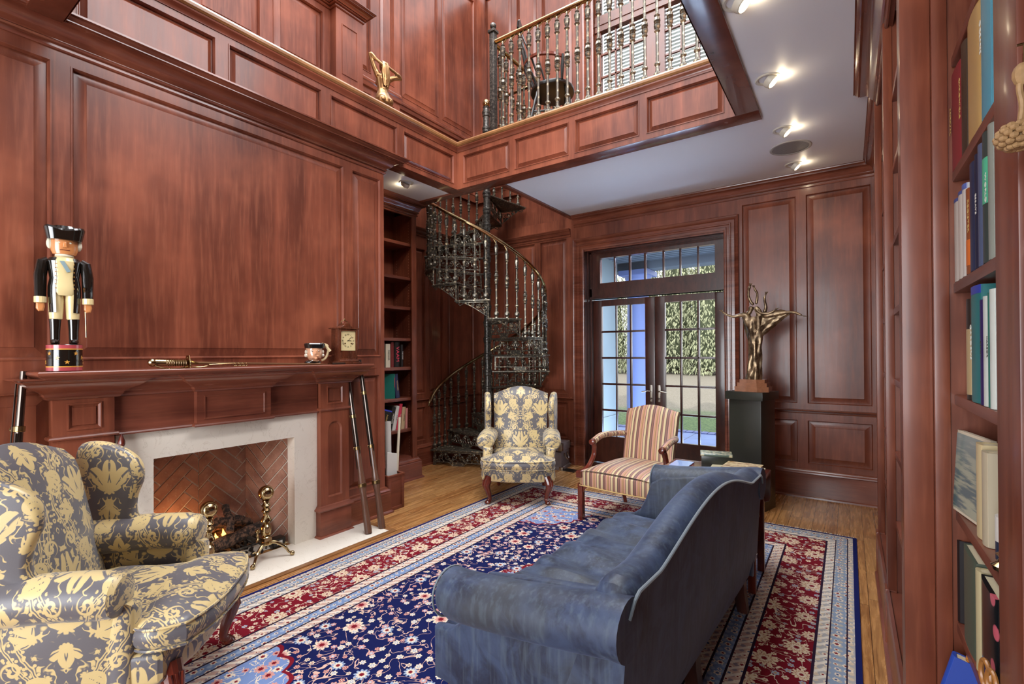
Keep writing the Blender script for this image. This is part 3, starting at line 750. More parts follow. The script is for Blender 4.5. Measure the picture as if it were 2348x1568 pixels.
# brick firebox
def clip(poly, w_, h_):
    for ax, lim, sg in ((0, 0, 1), (0, w_, -1), (1, 0, 1), (1, h_, -1)):
        out = []
        for i in range(len(poly)):
            p, q = poly[i-1], poly[i]; dp, dq = (p[ax]-lim)*sg, (q[ax]-lim)*sg
            if (dp >= 0) != (dq >= 0): t = dp/(dp-dq); out.append((p[0]+(q[0]-p[0])*t, p[1]+(q[1]-p[1])*t))
            if dq >= 0: out.append(q)
        poly = out
        if not poly: return []
    return poly
def herring(bm, M, w_, h_, L=.27, Wd=.074, g=.0045, th=.006, ox=.0, oy=.0):
    c = cos(pi/4)
    def place(x0, y0, x1, y1):
        P_ = [((x*c-y*c)+ox, (x*c+y*c)+oy) for x, y in ((x0+g, y0+g), (x1-g, y0+g), (x1-g, y1-g), (x0+g, y1-g))]
        P_ = clip(P_, w_, h_)
        if len(P_) > 2:
            ar = abs(sum(P_[i-1][0]*P_[i][1]-P_[i][0]*P_[i-1][1] for i in range(len(P_))))
            if ar > 2e-4: prism(bm, P_, th, M)
    for i in range(-34, 34):
        for j in range(-6, 7):
            x, y = i*Wd+j*L, i*Wd-j*L
            place(x, y, x+L, y+Wd); place(x, y+Wd, x+Wd, y+Wd+L)
def wallM(p, q):    # local x from p to q (horizontal), y up, z normal
    d = V((q[0]-p[0], q[1]-p[1], 0)).normalized(); n_ = d.cross(Z3)
    return Mx.Translation((p[0], p[1], 0)) @ Mx((d, Z3, n_)).transposed().to_4x4(), hypot(q[0]-p[0], q[1]-p[1])
fb = nb(); mo = nb()
pts = [(-3.43, 1.985), (-3.80, 1.86), (-3.80, 1.20), (-3.43, 1.105)]
for i, (p, q) in enumerate(zip(pts, pts[1:])):
    M_, L_ = wallM(q, p)
    if i == 1:
        herring(fb, M_, L_/2-.003, .84, ox=.1); herring(fb, M_ @ T(L_/2+.003, 0, 0), L_/2-.003, .84, ox=.3, oy=.05)
    else: herring(fb, M_, L_, .84, ox=.2)
    quad(mo, M_ @ V((0, 0, 0)), M_.to_3x3() @ V((L_, 0, 0)), (0, 0, .86))
bk = W(obj('firebrick_lining', fb, BRICK)); bm = mo
face(bm, [bm.verts.new((x, y, .84)) for x, y in pts]); face(bm, [bm.verts.new((x, y, .004)) for x, y in pts])
W(obj('mortar_backing', bm, MORT))

# gas log set
BARK = mat('charred_bark', lambda: dict(col=mixc(ss(noise(mapv(tc('Object'), (1, 1, 1)), 38, 4, .7), .42, .62), hx('#1c1512'), hx('#6e5240')), rough=.9, nor=bump(noise(tc('Object'), 60, 4), .8, .01)))
ls = thing('gas_log_set', 'stack of charred ceramic logs burning in the brick firebox', 'log fire', (-3.56, 1.56, .004))
def log(p, q, r, seed):
    bm = nb(); p, q = V(p), V(q); n_ = 12; P_ = []; Rr = []
    rnd = random.Random(seed)
    side = (q-p).cross(Z3).normalized()
    for k in range(n_+1):
        t = k/n_; P_.append(p+(q-p)*t+side*.012*sin(t*5+seed)+V((0, 0, .01*sin(t*7+seed)))); Rr.append(r*(1+.12*rnd.uniform(-1, 1)))
    tube(bm, P_, Rr, 12)
    for v in bm.verts:
        nn = mnoise.noise(v.co*30+V((seed, 0, 0))); v.co += (v.co-(p+q)/2).normalized()*nn*.006
    return obj('log', bm, BARK, ls)
log((.02, -.24, .10), (.02, .28, .12), .045, 1); log((-.12, -.25, .11), (-.12, .26, .10), .050, 2)
log((-.04, -.20, .20), (-.10, .12, .19), .036, 3); log((-.02, .0, .25), (-.08, .24, .17), .034, 4)
log((.06, -.16, .155), (-.16, -.06, .26), .026, 5); log((.05, .05, .18), (-.14, .12, .30), .024, 6)
bm = nb()
for k in range(9): tube(bm, [(.10, -.26+k*.065, .055), (-.20, -.26+k*.065, .055)], .006, 6)
for y in (-.27, .27):
    tube(bm, [(.11, y, 0), (.11, y, .085)], .007, 6); tube(bm, [(-.19, y, 0), (-.19, y, .06)], .007, 6)
tube(bm, [(.10, -.28, .055), (.10, .28, .055)], .007, 6)
obj('grate', bm, IRON, ls)
bm = nb(); rnd = random.Random(3)
for k in range(150):
    s = rnd.uniform(.006, .013); M_ = T(rnd.uniform(-.2, .16), rnd.uniform(-.3, .36), s*.6) @ Mx.Rotation(rnd.uniform(0, 3), 4, V((rnd.random(), rnd.random(), rnd.random()+.1)).normalized())
    box(bm, -s, s, -s*.8, s*.8, -s*.6, s*.6, M_)
e = obj('embers', bm, mat('ember_lava_rock', col=hx('#2a211c'), rough=.95), ls); e['kind'] = 'stuff'
FL = mat('flame', col=(1, .4, .1), rough=1, emi=(1, .33, .05, 1), ems=7.0)
bm = nb()
for (x, y, h) in ((-.06, -.17, .16), (-.05, -.12, .11), (-.06, -.06, .09), (-.03, .0, .07), (-.05, .06, .08), (-.06, -.22, .10)):
    lathe(bm, [(.002, 0), (.013, .02), (.015, .04), (.009, h*.6), (.004, h*.85), (.0005, h)], 8, T(x, y, .10) @ RX(.15))
obj('flame', bm, FL, ls)
light('fire_glow', 'POINT', (-3.66, 1.34, .22), 2.0, (1, .5, .2), shadow_soft_size=.06)
light('fire_glow_small', 'POINT', (-3.53, 1.56, .13), 1.0, (1, .45, .15), shadow_soft_size=.04)
# valve box
t = thing('gas_control_box', 'small black gas control box at the right end of the hearth opening', 'control box', (-3.43, 1.90, .006))
bm = nb(); box(bm, -.035, .035, -.045, .045, 0, .062, bev=.003); obj('casing', bm, BLACK, t)
bm = nb(); box(bm, .035, .0362, -.02, .02, .018, .045); obj('data_label', bm, PAPER, t)

# andirons
def andiron(x, y, label, s=1.0):
    t = thing('andiron', label, 'andiron', (x, y, .006), group='pair of brass andirons', scale=s)
    bm = nb(); ball(bm, (0, 0, .452), .05, 24); obj('ball_finial', bm, BRASS, t)
    bm = nb(); lathe(bm, [(.014, .405), (.024, .402), (.026, .396), (.016, .390), (.022, .376), (.030, .368), (.022, .358), (.015, .352), (.028, .336), (.030, .326), (.018, .314), (.016, .30), (.026, .285), (.034, .27), (.035, .262), (.024, .250), (.018, .24), (.030, .225), (.034, .20), (.030, .17), (.022, .16), (.030, .152), (.030, .148), (.026, .148), (.026, .12), (.034, .118), (.034, .108)], 20)
    box(bm, -.026, .026, -.026, .026, .098, .148, bev=.002); obj('turned_shaft', bm, BRASS, t)
    for sy in (-1, 1):
        bm = nb(); tube(bm, bez([(.01, 0, .112), (.03, sy*.045, .108), (.06, sy*.095, .07), (.075, sy*.118, .03), (.085, sy*.135, .022)], 5), [.011]*12+[.009]*9, 10)
        ball(bm, (.088, sy*.136, .016), .0165, 12); tube(bm, bez([(.055, sy*.09, .075), (.06, sy*.105, .095), (.055, sy*.12, .09)], 4), .005, 6); obj('leg', bm, BRASS, t)
    bm = nb(); box(bm, -.30, .0, -.009, .009, .085, .105); box(bm, -.30, -.284, -.009, .009, 0, .1); obj('log_bar', bm, IRON, t)
    bm = nb(); lathe(bm, [(.012, .105), (.008, .112), (.014, .122), (.006, .13), (.009, .15), (.006, .165)], 12, T(-.075, -.02, 0)); ball(bm, (-.075, -.02, .178), .016, 12); obj('guard_finial', bm, BRASS, t)
    return t
andiron(-3.27, 1.735, 'right-hand brass andiron with ball top, whole and splay-legged before the logs')
andiron(-3.21, 1.35, 'left-hand brass andiron, its foot hidden behind the wing chair')

# long guns and turned pole
GUNW = mat('gunstock_walnut', woodfn(hx('#4a2e20'), hx('#735040'), hx('#8f6a50'), (20, 20, 2), .3, .3))
def gun(foot, top, label, ramrod=True, cat='musket', r=.028):
    f, p = V(foot), V(top); L = (p-f).length; q = (p-f).to_track_quat('Z', 'Y')
    t = thing('musket', label, cat, foot); t.rotation_mode = 'QUATERNION'; t.rotation_quaternion = q
    bm = nb(); lathe(bm, [(.006, 0), (r*1.0, .002), (r*1.02, .03), (r*.86, .2), (r*.8, .30), (r*1.1, .36), (r*.95, .42), (r*.8, .46), (r*.74, .66), (r*.66, .67)], 14); obj('stock', bm, GUNW, t)
    bm = nb(); lathe(bm, [(r*.6, .655), (r*.58, .9), (r*.44, L-.02), (r*.46, L), (r*.2, L), (r*.2, L-.03)], 14); obj('barrel', bm, STEEL, t)
    bm = nb(); tube(bm, [(r*.95, 0, .5), (r*.8, 0, L-.05)], .0035, 6) if ramrod else None; tube(bm, [(0, r*.9, .62), (0, r*.78, L-.3)], .004, 6); obj('ramrod', bm, STEEL, t)
    for z, k in ((.37, 1.2), (.66, .86), (L-.28, .74)):
        bm = nb(); lathe(bm, [(r*k*.9, z-.014), (r*k, z-.012), (r*k, z+.012), (r*k*.9, z+.014)], 14); tube(bm, [(r*k+.012*cos(a), 0, z+.012*sin(a)) for a in [2*pi*i/10 for i in range(10)]], .0025, 5, closed=True) if z > .5 else None; obj('band', bm, BRASSD, t)
    return t
gun((-3.07, 2.43, .007), (-3.325, 2.445, 1.175), 'shorter long gun leaning beside the right fireplace pilaster')
gun((-3.075, 2.568, .002), (-3.335, 2.56, 1.355), 'taller long gun leaning beyond the right end of the mantel shelf')
gun((-3.16, .46, .002), (-3.325, .565, 1.325), 'long gun leaning left of the mantel behind the near wing chair', r=.030)
f, p = V((-3.16, .925, .006)), V((-3.30, .945, .965)); L = (p-f).length
t = tag(obj('turned_pole', (lambda b: (lathe(b, [(.008, 0), (.014, .01), (.015, .15), (.012, .30), (.018, .32), (.012, .34), (.014, .5), (.020, .60), (.020, .64), (.012, .655), (.018, .67), (.012, .69), (.017, .74), (.013, .86), (.016, .87), (.009, .885), (.010, .90), (.017, .915), (.017, .93), (.004, L)], 14), b)[1])(nb()), FURN), 'thin turned dark wood pole leaning on the marble left of the firebox', 'pole')
t.location = f; t.rotation_mode = 'QUATERNION'; t.rotation_quaternion = (p-f).to_track_quat('Z', 'Y')

# ------------------------------------------------------------------ on the mantel
MZ = 1.325
CR = solid('nutcracker_cream', '#d8c490', .25, coat=.6); BK = solid('nutcracker_black', '#17130f', .15, coat=.8); FLESH = solid('nutcracker_flesh', '#c98550', .25, coat=.6)
RED = solid('nutcracker_red', '#a8454c', .25, coat=.6); GOLD = solid('nutcracker_gold', '#c98f3c', .3, coat=.4); BLU = solid('nutcracker_sash', '#7e9296', .4); WHT = solid('nutcracker_white_hair', '#d8d0b8', .5)
t = thing('toy_soldier', 'tall wooden toy soldier in a tricorn hat on the left of the mantel', 'figurine', (-3.215, .692, MZ), rad(80))
bm = nb(); lathe(bm, [(.066, 0), (.068, .002), (.068, .130), (.066, .132)], 40); d = obj('drum_base', bm, BK, t)
for z0, z1, m_ in ((.002, .020, RED), (.112, .130, RED), (.020, .026, GOLD), (.106, .112, GOLD)):
    bm = nb(); lathe(bm, [(.0683, z0), (.0686, z0), (.0686, z1), (.0683, z1)], 40); obj('painted_band', bm, m_, d)
for k in range(12):
    a = 2*pi*k/12+.1; z = (.045, .088, .066)[k % 3]; bm = nb()
    P_ = [((.011 if i % 2 == 0 else .0045)*sin(pi*i/5), (.011 if i % 2 == 0 else .0045)*cos(pi*i/5)) for i in range(10)]
    prism(bm, P_, .0015, RZ(a) @ T(0, -.0678, z) @ RX(pi/2)); obj('star', bm, GOLD, d)
for s in (-1, 1):
    bm = nb(); lathe(bm, [(.014, .132), (.018, .14), (.0195, .20), (.023, .252), (.0235, .258), (.019, .26)], 16, T(s*.034, 0, 0)); ball(bm, (s*.036, -.022, .146), .017, 12, s=(1, 1.6, .8)); obj('boot', bm, BK, t)
    bm = nb(); lathe(bm, [(.020, .255), (.025, .26), (.028, .30), (.031, .36), (.028, .40)], 16, T(s*.031, 0, 0)); obj('breeches_leg', bm, CR, t)
    bm = nb(); tube(bm, [(s*.060, 0, .552), (s*.077, 0, .540), (s*.087, -.004, .47), (s*.087, -.008, .36)], [.016, .024, .024, .021], 14); ar = obj('arm', bm, BK, t)
    bm = nb(); lathe(bm, [(.020, .335), (.0235, .338), (.0235, .365), (.020, .367)], 14, T(s*.087, -.008, 0)); obj('cuff', bm, CR, ar)
    bm = nb(); slab(bm, [(-.015, 0), (.015, 0), (.017, -.02), (.012, -.042), (-.006, -.045), (-.016, -.03)], .024, .009, T(s*.087, .004, .338) @ RX(pi/2)); obj('hand', bm, FLESH, ar)
bm = nb(); rings(bm, [[V((wx*cos(2*pi*k/24), wy*sin(2*pi*k/24), z)) for k in range(24)] for wx, wy, z in ((.050, .034, .375), (.060, .040, .39), (.060, .040, .42), (.054, .036, .46), (.058, .038, .50), (.064, .042, .545), (.052, .036, .562), (.025, .022, .572))])
tr = obj('coat_body', bm, CR, t)
for s in (-1, 1):
    bm = nb(); rings(bm, [[V((s*(wx*cos(a)), wy*sin(a), z)) for a in [rad(-58+k*13) for k in range(10)]] for wx, wy, z in ((.058, .045, .29), (.0625, .043, .38), (.0620, .042, .42), (.056, .038, .46), (.060, .040, .50), (.066, .044, .545), (.056, .038, .562))], closed_u=False); obj('coat_side', bm, BK, tr)
    for k in range(7):
        bm = nb(); ball(bm, (s*.034, -.0375-.004*(k > 3)*.5, .41+k*.02), .0022, 6); obj('button', bm, GOLD, tr)
bm = nb(); slab(bm, [(-.012, .05), (.006, .05), (.030, .0), (.016, -.006)], .004, .001, T(-.008, -.0385, .495) @ RX(pi/2)); obj('sash', bm, BLU, tr)
bm = nb(); lathe(bm, [(.024, .566), (.036, .572), (.034, .586), (.028, .59)], 20); obj('collar', bm, WHT, t)
bm = nb(); rings(bm, [[V((wx*cos(2*pi*k/24), wy*sin(2*pi*k/24)-.002, z)) for k in range(24)] for wx, wy, z in ((.030, .028, .578), (.044, .036, .582), (.051, .041, .60), (.053, .041, .64), (.048, .038, .668))])
hd = obj('head', bm, FLESH, t)
bm = nb(); slab(bm, [(-.008, 0), (.008, 0), (.005, .028), (-.005, .028)], .014, .003, T(0, -.039, .610) @ RX(pi/2)); obj('nose', bm, FLESH, hd)
bm = nb(); box(bm, -.018, .018, -.0435, -.035, .598, .601); obj('mouth', bm, solid('dark_red_paint', '#5a1c14', .4), hd)
for s in (-1, 1):
    bm = nb(); ball(bm, (s*.020, -.0385, .636), .0062, 8, s=(1, .5, .8)); obj('eye', bm, WHT, hd)
    bm = nb(); ball(bm, (s*.053, .0, .632), .017, 10, s=(.8, 1, 1.6)); obj('side_curl', bm, WHT, hd)
bm = nb()   # tricorn
R_ = []
for (sc, z) in ((.046, .648), (.060, .650), (.070, .70), (.067, .709), (.062, .70), (.050, .668), (.048, .705), (.036, .722), (.002, .727)):
    R_.append([V((sc*(1+.13*cos(3*(2*pi*k/36)+pi/2))*cos(2*pi*k/36)*1.05, sc*(1+.13*cos(3*(2*pi*k/36)+pi/2))*sin(2*pi*k/36), z+(.008*cos(3*(2*pi*k/36)+pi/2) if .05 < sc and z > .69 else 0))) for k in range(36)])
rings(bm, R_); obj('tricorn_hat', bm, BK, t)
bm = nb(); ball(bm, (.045, -.045, .69), .011, 8, s=(1, .5, 1)); obj('cockade', bm, solid('cockade_black', '#0b0a09', .2), t)
bm = nb(); tube(bm, [(.075, -.02, .40), (.082, .01, .17)], .003, 8); tube(bm, [(.073, -.03, .42), (.075, -.02, .40)], .006, 8); obj('small_sword', bm, BRASS, t)

# sabre
t = thing('sabre', 'sabre with brass hilt lying along the mantel shelf', 'sword', (-3.15, 1.04, MZ+.036), rot=(0, rad(0), 0))
A, B = V((0, 0, 0)), V((0, 1.12, -.034)); dr = (B-A).normalized()
def along(s): return A+dr*s
bm = nb(); tube(bm, [along(.01), along(.05), along(.105)], [.018, .018, .015], 12); ball(bm, along(0), .022, 12)
obj('pommel', bm, BRASS, t)
bm = nb()
for k in range(9): tube(bm, [along(.06+k*.012), along(.066+k*.012), along(.071+k*.012)], [.014, .020, .014], 12)
obj('grip', bm, mat('wire_bound_grip', col=hx('#5f4524'), rough=.35, metal=.4), t)
bm = nb(); tube(bm, bez([along(.0)+V((0, 0, -.012)), along(.05)+V((.03, 0, -.032)), along(.11)+V((.035, 0, -.034)), along(.17)+V((.012, 0, -.02))], 6), .0045, 8)
slab(bm, [(-.035, -.038), (.035, -.042), (.042, 0), (.024, .045), (-.014, .045), (-.04, .01)], .004, .002, T(0, .176, -.006) @ RX(pi/2)); tube(bm, [along(.17)+V((0, 0, .03)), along(.2)+V((0, 0, .008)), along(.23)], [.004, .006, .005], 8)
obj('guard', bm, BRASS, t)
bm = nb()
rings(bm, [[along(s)+V((0, 0, h)), along(s)+V((.0025, 0, 0)), along(s)+V((0, 0, -h)), along(s)+V((-.0025, 0, 0))] for s, h in ((.18, .009), (.6, .0075), (1.0, .006), (1.12, .0005))]); obj('blade', bm, mat('sabre_blade', col=hx('#7a5a40'), metal=.8, rough=.3), t)
# brass sword hanger
t = thing('sword_hanger', 'brass sword hanger with hook and chain lying below the sabre blade', 'sword fitting', (-3.11, 1.25, MZ))
bm = nb(); tube(bm, bez([(0, -.04, .035), (0, -.035, .012), (0, .01, .006), (0, .05, .012), (0, .06, .022)], 6), .0045, 8); obj('hook', bm, BRASS, t)
bm = nb(); tube(bm, [(0, .06, .02), (0, .20, .024)], .003, 8); obj('bar', bm, BRASS, t)
bm = nb()
for k in range(7): tube(bm, [(.008*cos(a)*(k % 2), .205+k*.012+.008*sin(a), .016+.008*cos(a)) for a in [2*pi*i/10 for i in range(10)]], .0022, 5, closed=True)
obj('chain', bm, BRASS, t)

# face jug
t = thing('face_jug', 'glazed pottery jug shaped as a head in a black tricorn hat', 'jug', (-3.215, 2.065, MZ), rad(68))
GZ = lambda n, c: solid(n, c, .12, coat=.8)
bm = nb(); rings(bm, [[V((wx*cos(2*pi*k/28), wy*sin(2*pi*k/28)*.95+oy, z)) for k in range(28)] for wx, wy, oy, z in ((.040, .035, 0, .0), (.046, .040, 0, .008), (.040, .036, 0, .022), (.034, .034, -.004, .034), (.046, .05, -.010, .05), (.055, .058, -.008, .075), (.058, .058, -.004, .10), (.058, .055, 0, .125), (.060, .056, 0, .15), (.052, .05, 0, .151), (.05, .048, 0, .12))])
hd = obj('head', bm, GZ('jug_flesh_glaze', '#c99674'), t)
bm = nb(); slab(bm, [(-.006, 0), (.010, .0), (.006, .026), (-.001, .028)], .016, .004, T(-.003, -.058, .078) @ RX(pi/2)); ball(bm, (.012, -.062, .064), .008, 8, s=(1.5, .6, .5)); ball(bm, (0, -.062, .048), .012, 8); obj('nose', bm, GZ('jug_flesh2', '#c48d68'), hd)
for s in (-1, 1):
    bm = nb(); ball(bm, (s*.020, -.054, .100), .006, 8, s=(1.3, .6, .7)); obj('eye', bm, GZ('jug_eye', '#3a2c24'), hd)
    bm = nb(); ball(bm, (s*.054, -.012, .095), .017, 10, s=(.8, 1.2, 1)); ball(bm, (s*.055, -.01, .07), .015, 10); obj('hair_curl', bm, GZ('jug_white_glaze', '#d2c8b2'), hd)
bm = nb(); rings(bm, [[V((sc*(1+.12*cos(3*(2*pi*k/36)+pi/2))*cos(2*pi*k/36), sc*(1+.12*cos(3*(2*pi*k/36)+pi/2))*sin(2*pi*k/36), z)) for k in range(36)] for sc, z in ((.052, .118), (.064, .122), (.070, .150), (.064, .158), (.058, .150), (.05, .138))]); obj('tricorn_brim', bm, GZ('jug_black_glaze', '#16120f'), t)
bm = nb(); ball(bm, (-.01, 0, .018), .05, 14, s=(1.15, .8, .42)); obj('coat_collar', bm, GZ('jug_black_glaze', '#16120f'), t)
bm = nb(); tube(bm, bez([(.052, 0, .15), (.088, 0, .14), (.098, 0, .10), (.080, 0, .05), (.050, 0, .03)], 6), [.012]*8+[.009]*17, 10); tube(bm, [(.06, -.01, .158), (.085, -.012, .13), (.11, -.01, .10)], [.006, .009, .012], 8); obj('handle', bm, GZ('jug_cream_glaze', '#c8b48c'), t)
# dark baton beyond the jug
bm = nb(); tube(bm, [(0, 0, 0), (0, .11, 0)], .007, 10); t = tag(obj('scabbard_tip', bm, STEEL), 'dark metal scabbard tip lying between the face jug and the clock', 'scabbard'); t.location = (-3.12, 2.15, MZ+.007)

# mantel clock
t = thing('mantel_clock', 'small wooden mantel clock with square pale dial and carrying handle', 'clock', (-3.245, 2.345, MZ))
CW = mat('clock_walnut', woodfn(hx('#3a1c12'), hx('#653420'), hx('#7e4a2e'), (16, 16, 4), .25, .5))
bm = nb(); box(bm, -.06, .075, -.110, .110, 0, .014, bev=.005); box(bm, -.055, .065, -.098, .098, .014, .026, bev=.004); mould(bm, [(.05, -.084, 0), (.05, .084, 0)], Z3, [(0, .02), (.010, .026), (.006, .036), (0, .04)], flip=True); obj('base', bm, CW, t)
bm = nb(); box(bm, -.05, .045, -.082, .082, .026, .272, bev=.002)
cs = obj('case', bm, CW, t)
bm = nb()
for a in ((-.080, -.068, .034, .268), (.068, .080, .034, .268), (-.068, .068, .034, .046), (-.068, .068, .256, .268)): box(bm, .045, .056, a[0], a[1], a[2], a[3], bev=.002)
obj('door_frame', bm, CW, t)
bm = nb(); box(bm, .046, .0475, -.066, .066, .105, .256); dl = obj('dial', bm, solid('dial_cream', '#cdbb8a', .45), t)
ro = ['XII', 'I', 'II', 'III', 'IIII', 'V', 'VI', 'VII', 'VIII', 'IX', 'X', 'XI']
BI = solid('clock_ink', '#1d1710', .5)
for k, s in enumerate(ro):
    a = -2*pi*k/12
    text('numeral', s, .017, T(.048, 0, .182) @ Mx(((0, 0, 1, 0), (1, 0, 0, 0), (0, 1, 0, 0), (0, 0, 0, 1))) @ RZ(a) @ T(0, .048, 0), BI, dl)
for nm, a, L_, w_ in (('hour_hand', rad(92), .030, .0022), ('minute_hand', rad(46), .046, .0016)):
    bm = nb(); box(bm, .0490, .0497, -w_, w_, -.008, L_, T(0, 0, .182) @ RX(-a)); obj(nm, bm, BI, t)
for s in (-1, 1):
    bm = nb(); lathe(bm, [(.006, 0), (.006, .001)], 10, T(.0485, s*.028, .16) @ RY(pi/2)); obj('winding_hole', bm, BRASS, dl)
bm = nb(); box(bm, -.06, .062, -.100, .100, .272, .282, bev=.003); slab(bm, [(-.07, 0), (.07, 0), (.03, .018), (.022, .036), (-.022, .036), (-.03, .018)], .08, .002, T(.04, 0, .282) @ Mx(((0, 0, -1, 0), (1, 0, 0, 0), (0, 1, 0, 0), (0, 0, 0, 1)))); obj('pediment', bm, CW, t)
bm = nb(); tube(bm, bez([(0, -.024, .318), (0, -.028, .332), (0, -.010, .340), (0, 0, .346), (0, .010, .340), (0, .028, .332), (0, .024, .318)], 5), .0032, 8); ball(bm, (0, 0, .350), .006, 8); obj('handle', bm, BRASSD, t)
bm = nb(); tube(bm, [(.056, -.074, .10), (.062, -.074, .10)], .004, 8); obj('latch_knob', bm, BRASS, t)

# ------------------------------------------------------------------ spiral staircase
SX, SY, SR, RISE, DA = -3.62, 4.66, .75, .198, 28.0
NT = 17
def ang(t): return rad(200.5-DA*t)
st = thing('spiral_staircase', 'black cast iron spiral staircase with pierced scroll risers and brass handrail', 'staircase', (SX, SY, 0))
bm = nb(); pr = [(.10, 0), (.10, .03), (.055, .05)]
for k in range(1, 23):
    z = k*RISE; pr += [(.040, z-.06), (.048, z-.05), (.048, z-.02), (.052, z-.012), (.052, z+.008), (.044, z+.016), (.040, z+.04)]
pr += [(.038, 4.40), (.045, 4.42), (.02, 4.43)]
lathe(bm, pr, 18); obj('centre_pole', bm, IRON, st)
bm = nb(); ball(bm, (0, 0, 4.47), .048, 16); lathe(bm, [(.03, 4.40), (.04, 4.41), (.03, 4.43)], 16); obj('pole_ball', bm, BRASS, st)
# tread, riser and bracket meshes, shared by all steps
def tread_mesh():
    bm = nb(); n = 8; a0, a1 = rad(1.5), rad(-DA-.5)
    P_ = [(.05*cos(a0), .05*sin(a0))]+[((SR+.012*(1 if 0 < k < n else .6))*cos(a0+(a1-a0)*k/n), (SR+.012)*sin(a0+(a1-a0)*k/n)) for k in range(n+1)]+[(.05*cos(a1), .05*sin(a1))]
    P_ = P_[::-1]
    slab(bm, P_, .020, .006, T(0, 0, -.020), n=2)
    rnd = random.Random(5)       # raised scroll pattern on the tread
    for k in range(26):
        r, a = rnd.uniform(.25, .70), rad(rnd.uniform(-DA+4, -4)); c_ = (r*cos(a), r*sin(a))
        tube(bm, [(c_[0]+.022*cos(q), c_[1]+.022*sin(q), .001) for q in [i*pi/5 for i in range(8)]], .003, 4, cap=False)
    return bm
def scroll(bm, M, r, turns=1.6, s=1, th=.0058, a0=0):
    P_ = []
    for i in range(15):
        t = i/14; q = a0+s*turns*2*pi*t; rr_ = r*(1-.82*t); P_.append((rr_*cos(q), rr_*sin(q), 0))
    tube(bm, P_, [th*(1-.35*i/14) for i in range(15)], 5, M=M)
def riser_mesh(w_=.62, h=.165):
    bm = nb(); M_ = T(.085, 0, 0) @ RX(pi/2)      # local x along radius, local y up
    for a in ((0, w_, h-.018, h), (0, .018, 0, h), (w_-.018, w_, 0, h)): box(bm, a[0], a[1], a[2], a[3], -.005, .005, M_)
    box(bm, 0, w_, .028, .038, -.004, .004, M_)
    n = 6
    for i in range(n):
        x = .03+(w_-.06)*(i+.5)/n; s = 1 if i % 2 else -1
        scroll(bm, M_ @ T(x, .095, 0), .036, 1.5, s, a0=pi/2); scroll(bm, M_ @ T(x+s*.028, .062, 0), .021, 1.2, -s, a0=0); scroll(bm, M_ @ T(x-s*.030, .128, 0), .017, 1.2, s, a0=pi)
        tube(bm, [(x-.045, .04, 0), (x-.02, .075, 0), (x+.0, .045, 0), (x+.02, .075, 0), (x+.045, .04, 0)], .0035, 4, M=M_)
        slab(bm, [(-.012, 0), (0, -.01), (.012, 0), (0, .022)], .006, .002, M_ @ T(x, .10, -.003), n=1)
    c = w_/2
    P_ = [(.0, .030), (.17, .030), (.21, .020), (.24, -.012), (.38, -.012), (.41, .020), (.45, .030), (w_, .030)]
    tube(bm, [(x, y, 0) for x, y in P_], .006, 5, M=M_)
    box(bm, .235, .385, -.012, .03, -.003, .003, M_)
    return bm
def bracket_mesh():
    bm = nb(); a0, a1 = rad(0), rad(-DA)
    def P3(u, z): a = a0+(a1-a0)*u; return V(((SR-.012)*cos(a), (SR-.012)*sin(a), z))
    lo = lambda u: -.02-.165*(1-min(1, u*1.25))**1.3*1.0-.006
    C_ = [P3(u/12, lo(u/12)) for u in range(13)]
    tube(bm, C_, .006, 5)
    tube(bm, [P3(u/6, -.028) for u in range(7)], .007, 5)
    tube(bm, [P3(0, -.02), P3(0, -.20)], .010, 6)
    for u, z, r in ((.10, -.085, .038), (.13, -.14, .022), (.30, -.07, .028), (.46, -.055, .018), (.62, -.045, .014), (.24, -.12, .016)):
        p = P3(u, z); a = a0+(a1-a0)*u; Mq = Mx.Translation(p) @ RZ(a+pi/2) @ RX(pi/2)
        scroll(bm, Mq, r, 1.7, 1 if u < .2 else -1, a0=1)
        scroll(bm, Mq @ T(r*.4, r*.3, 0), r*.5, 1.1, -1, a0=2, th=.0035)
    p = P3(.9, -.045); tube(bm, [P3(.75, -.04), P3(.86, -.06), P3(.92, -.045), P3(.87, -.034)], .005, 5)
    return bm
tm = obj('tread', tread_mesh(), IRONB, st); rm = obj('riser', riser_mesh(), IRONB, st); bk_ = obj('bracket', bracket_mesh(), IRONB, st)
def sd(src, par, z, a):
    c = src.copy(); COL.objects.link(c); c.parent = par; c.location = (0, 0, z); c.rotation_euler = (0, 0, a); return c
for k in range(1, NT+1):
    a = ang(k-1)
    if k == 1: t_ = tm; t_.location = (0, 0, RISE); t_.rotation_euler = (0, 0, a)
    else: t_ = sd(tm, st, k*RISE, a)
    if k == 1: rm.location = (0, 0, .012); rm.rotation_euler = (0, 0, a)
    else: sd(rm, st, (k-1)*RISE+.014, a)
    if k == 2: bk_.location = (0, 0, k*RISE); bk_.rotation_euler = (0, 0, a)
    elif k > 2: sd(bk_, st, k*RISE, a)
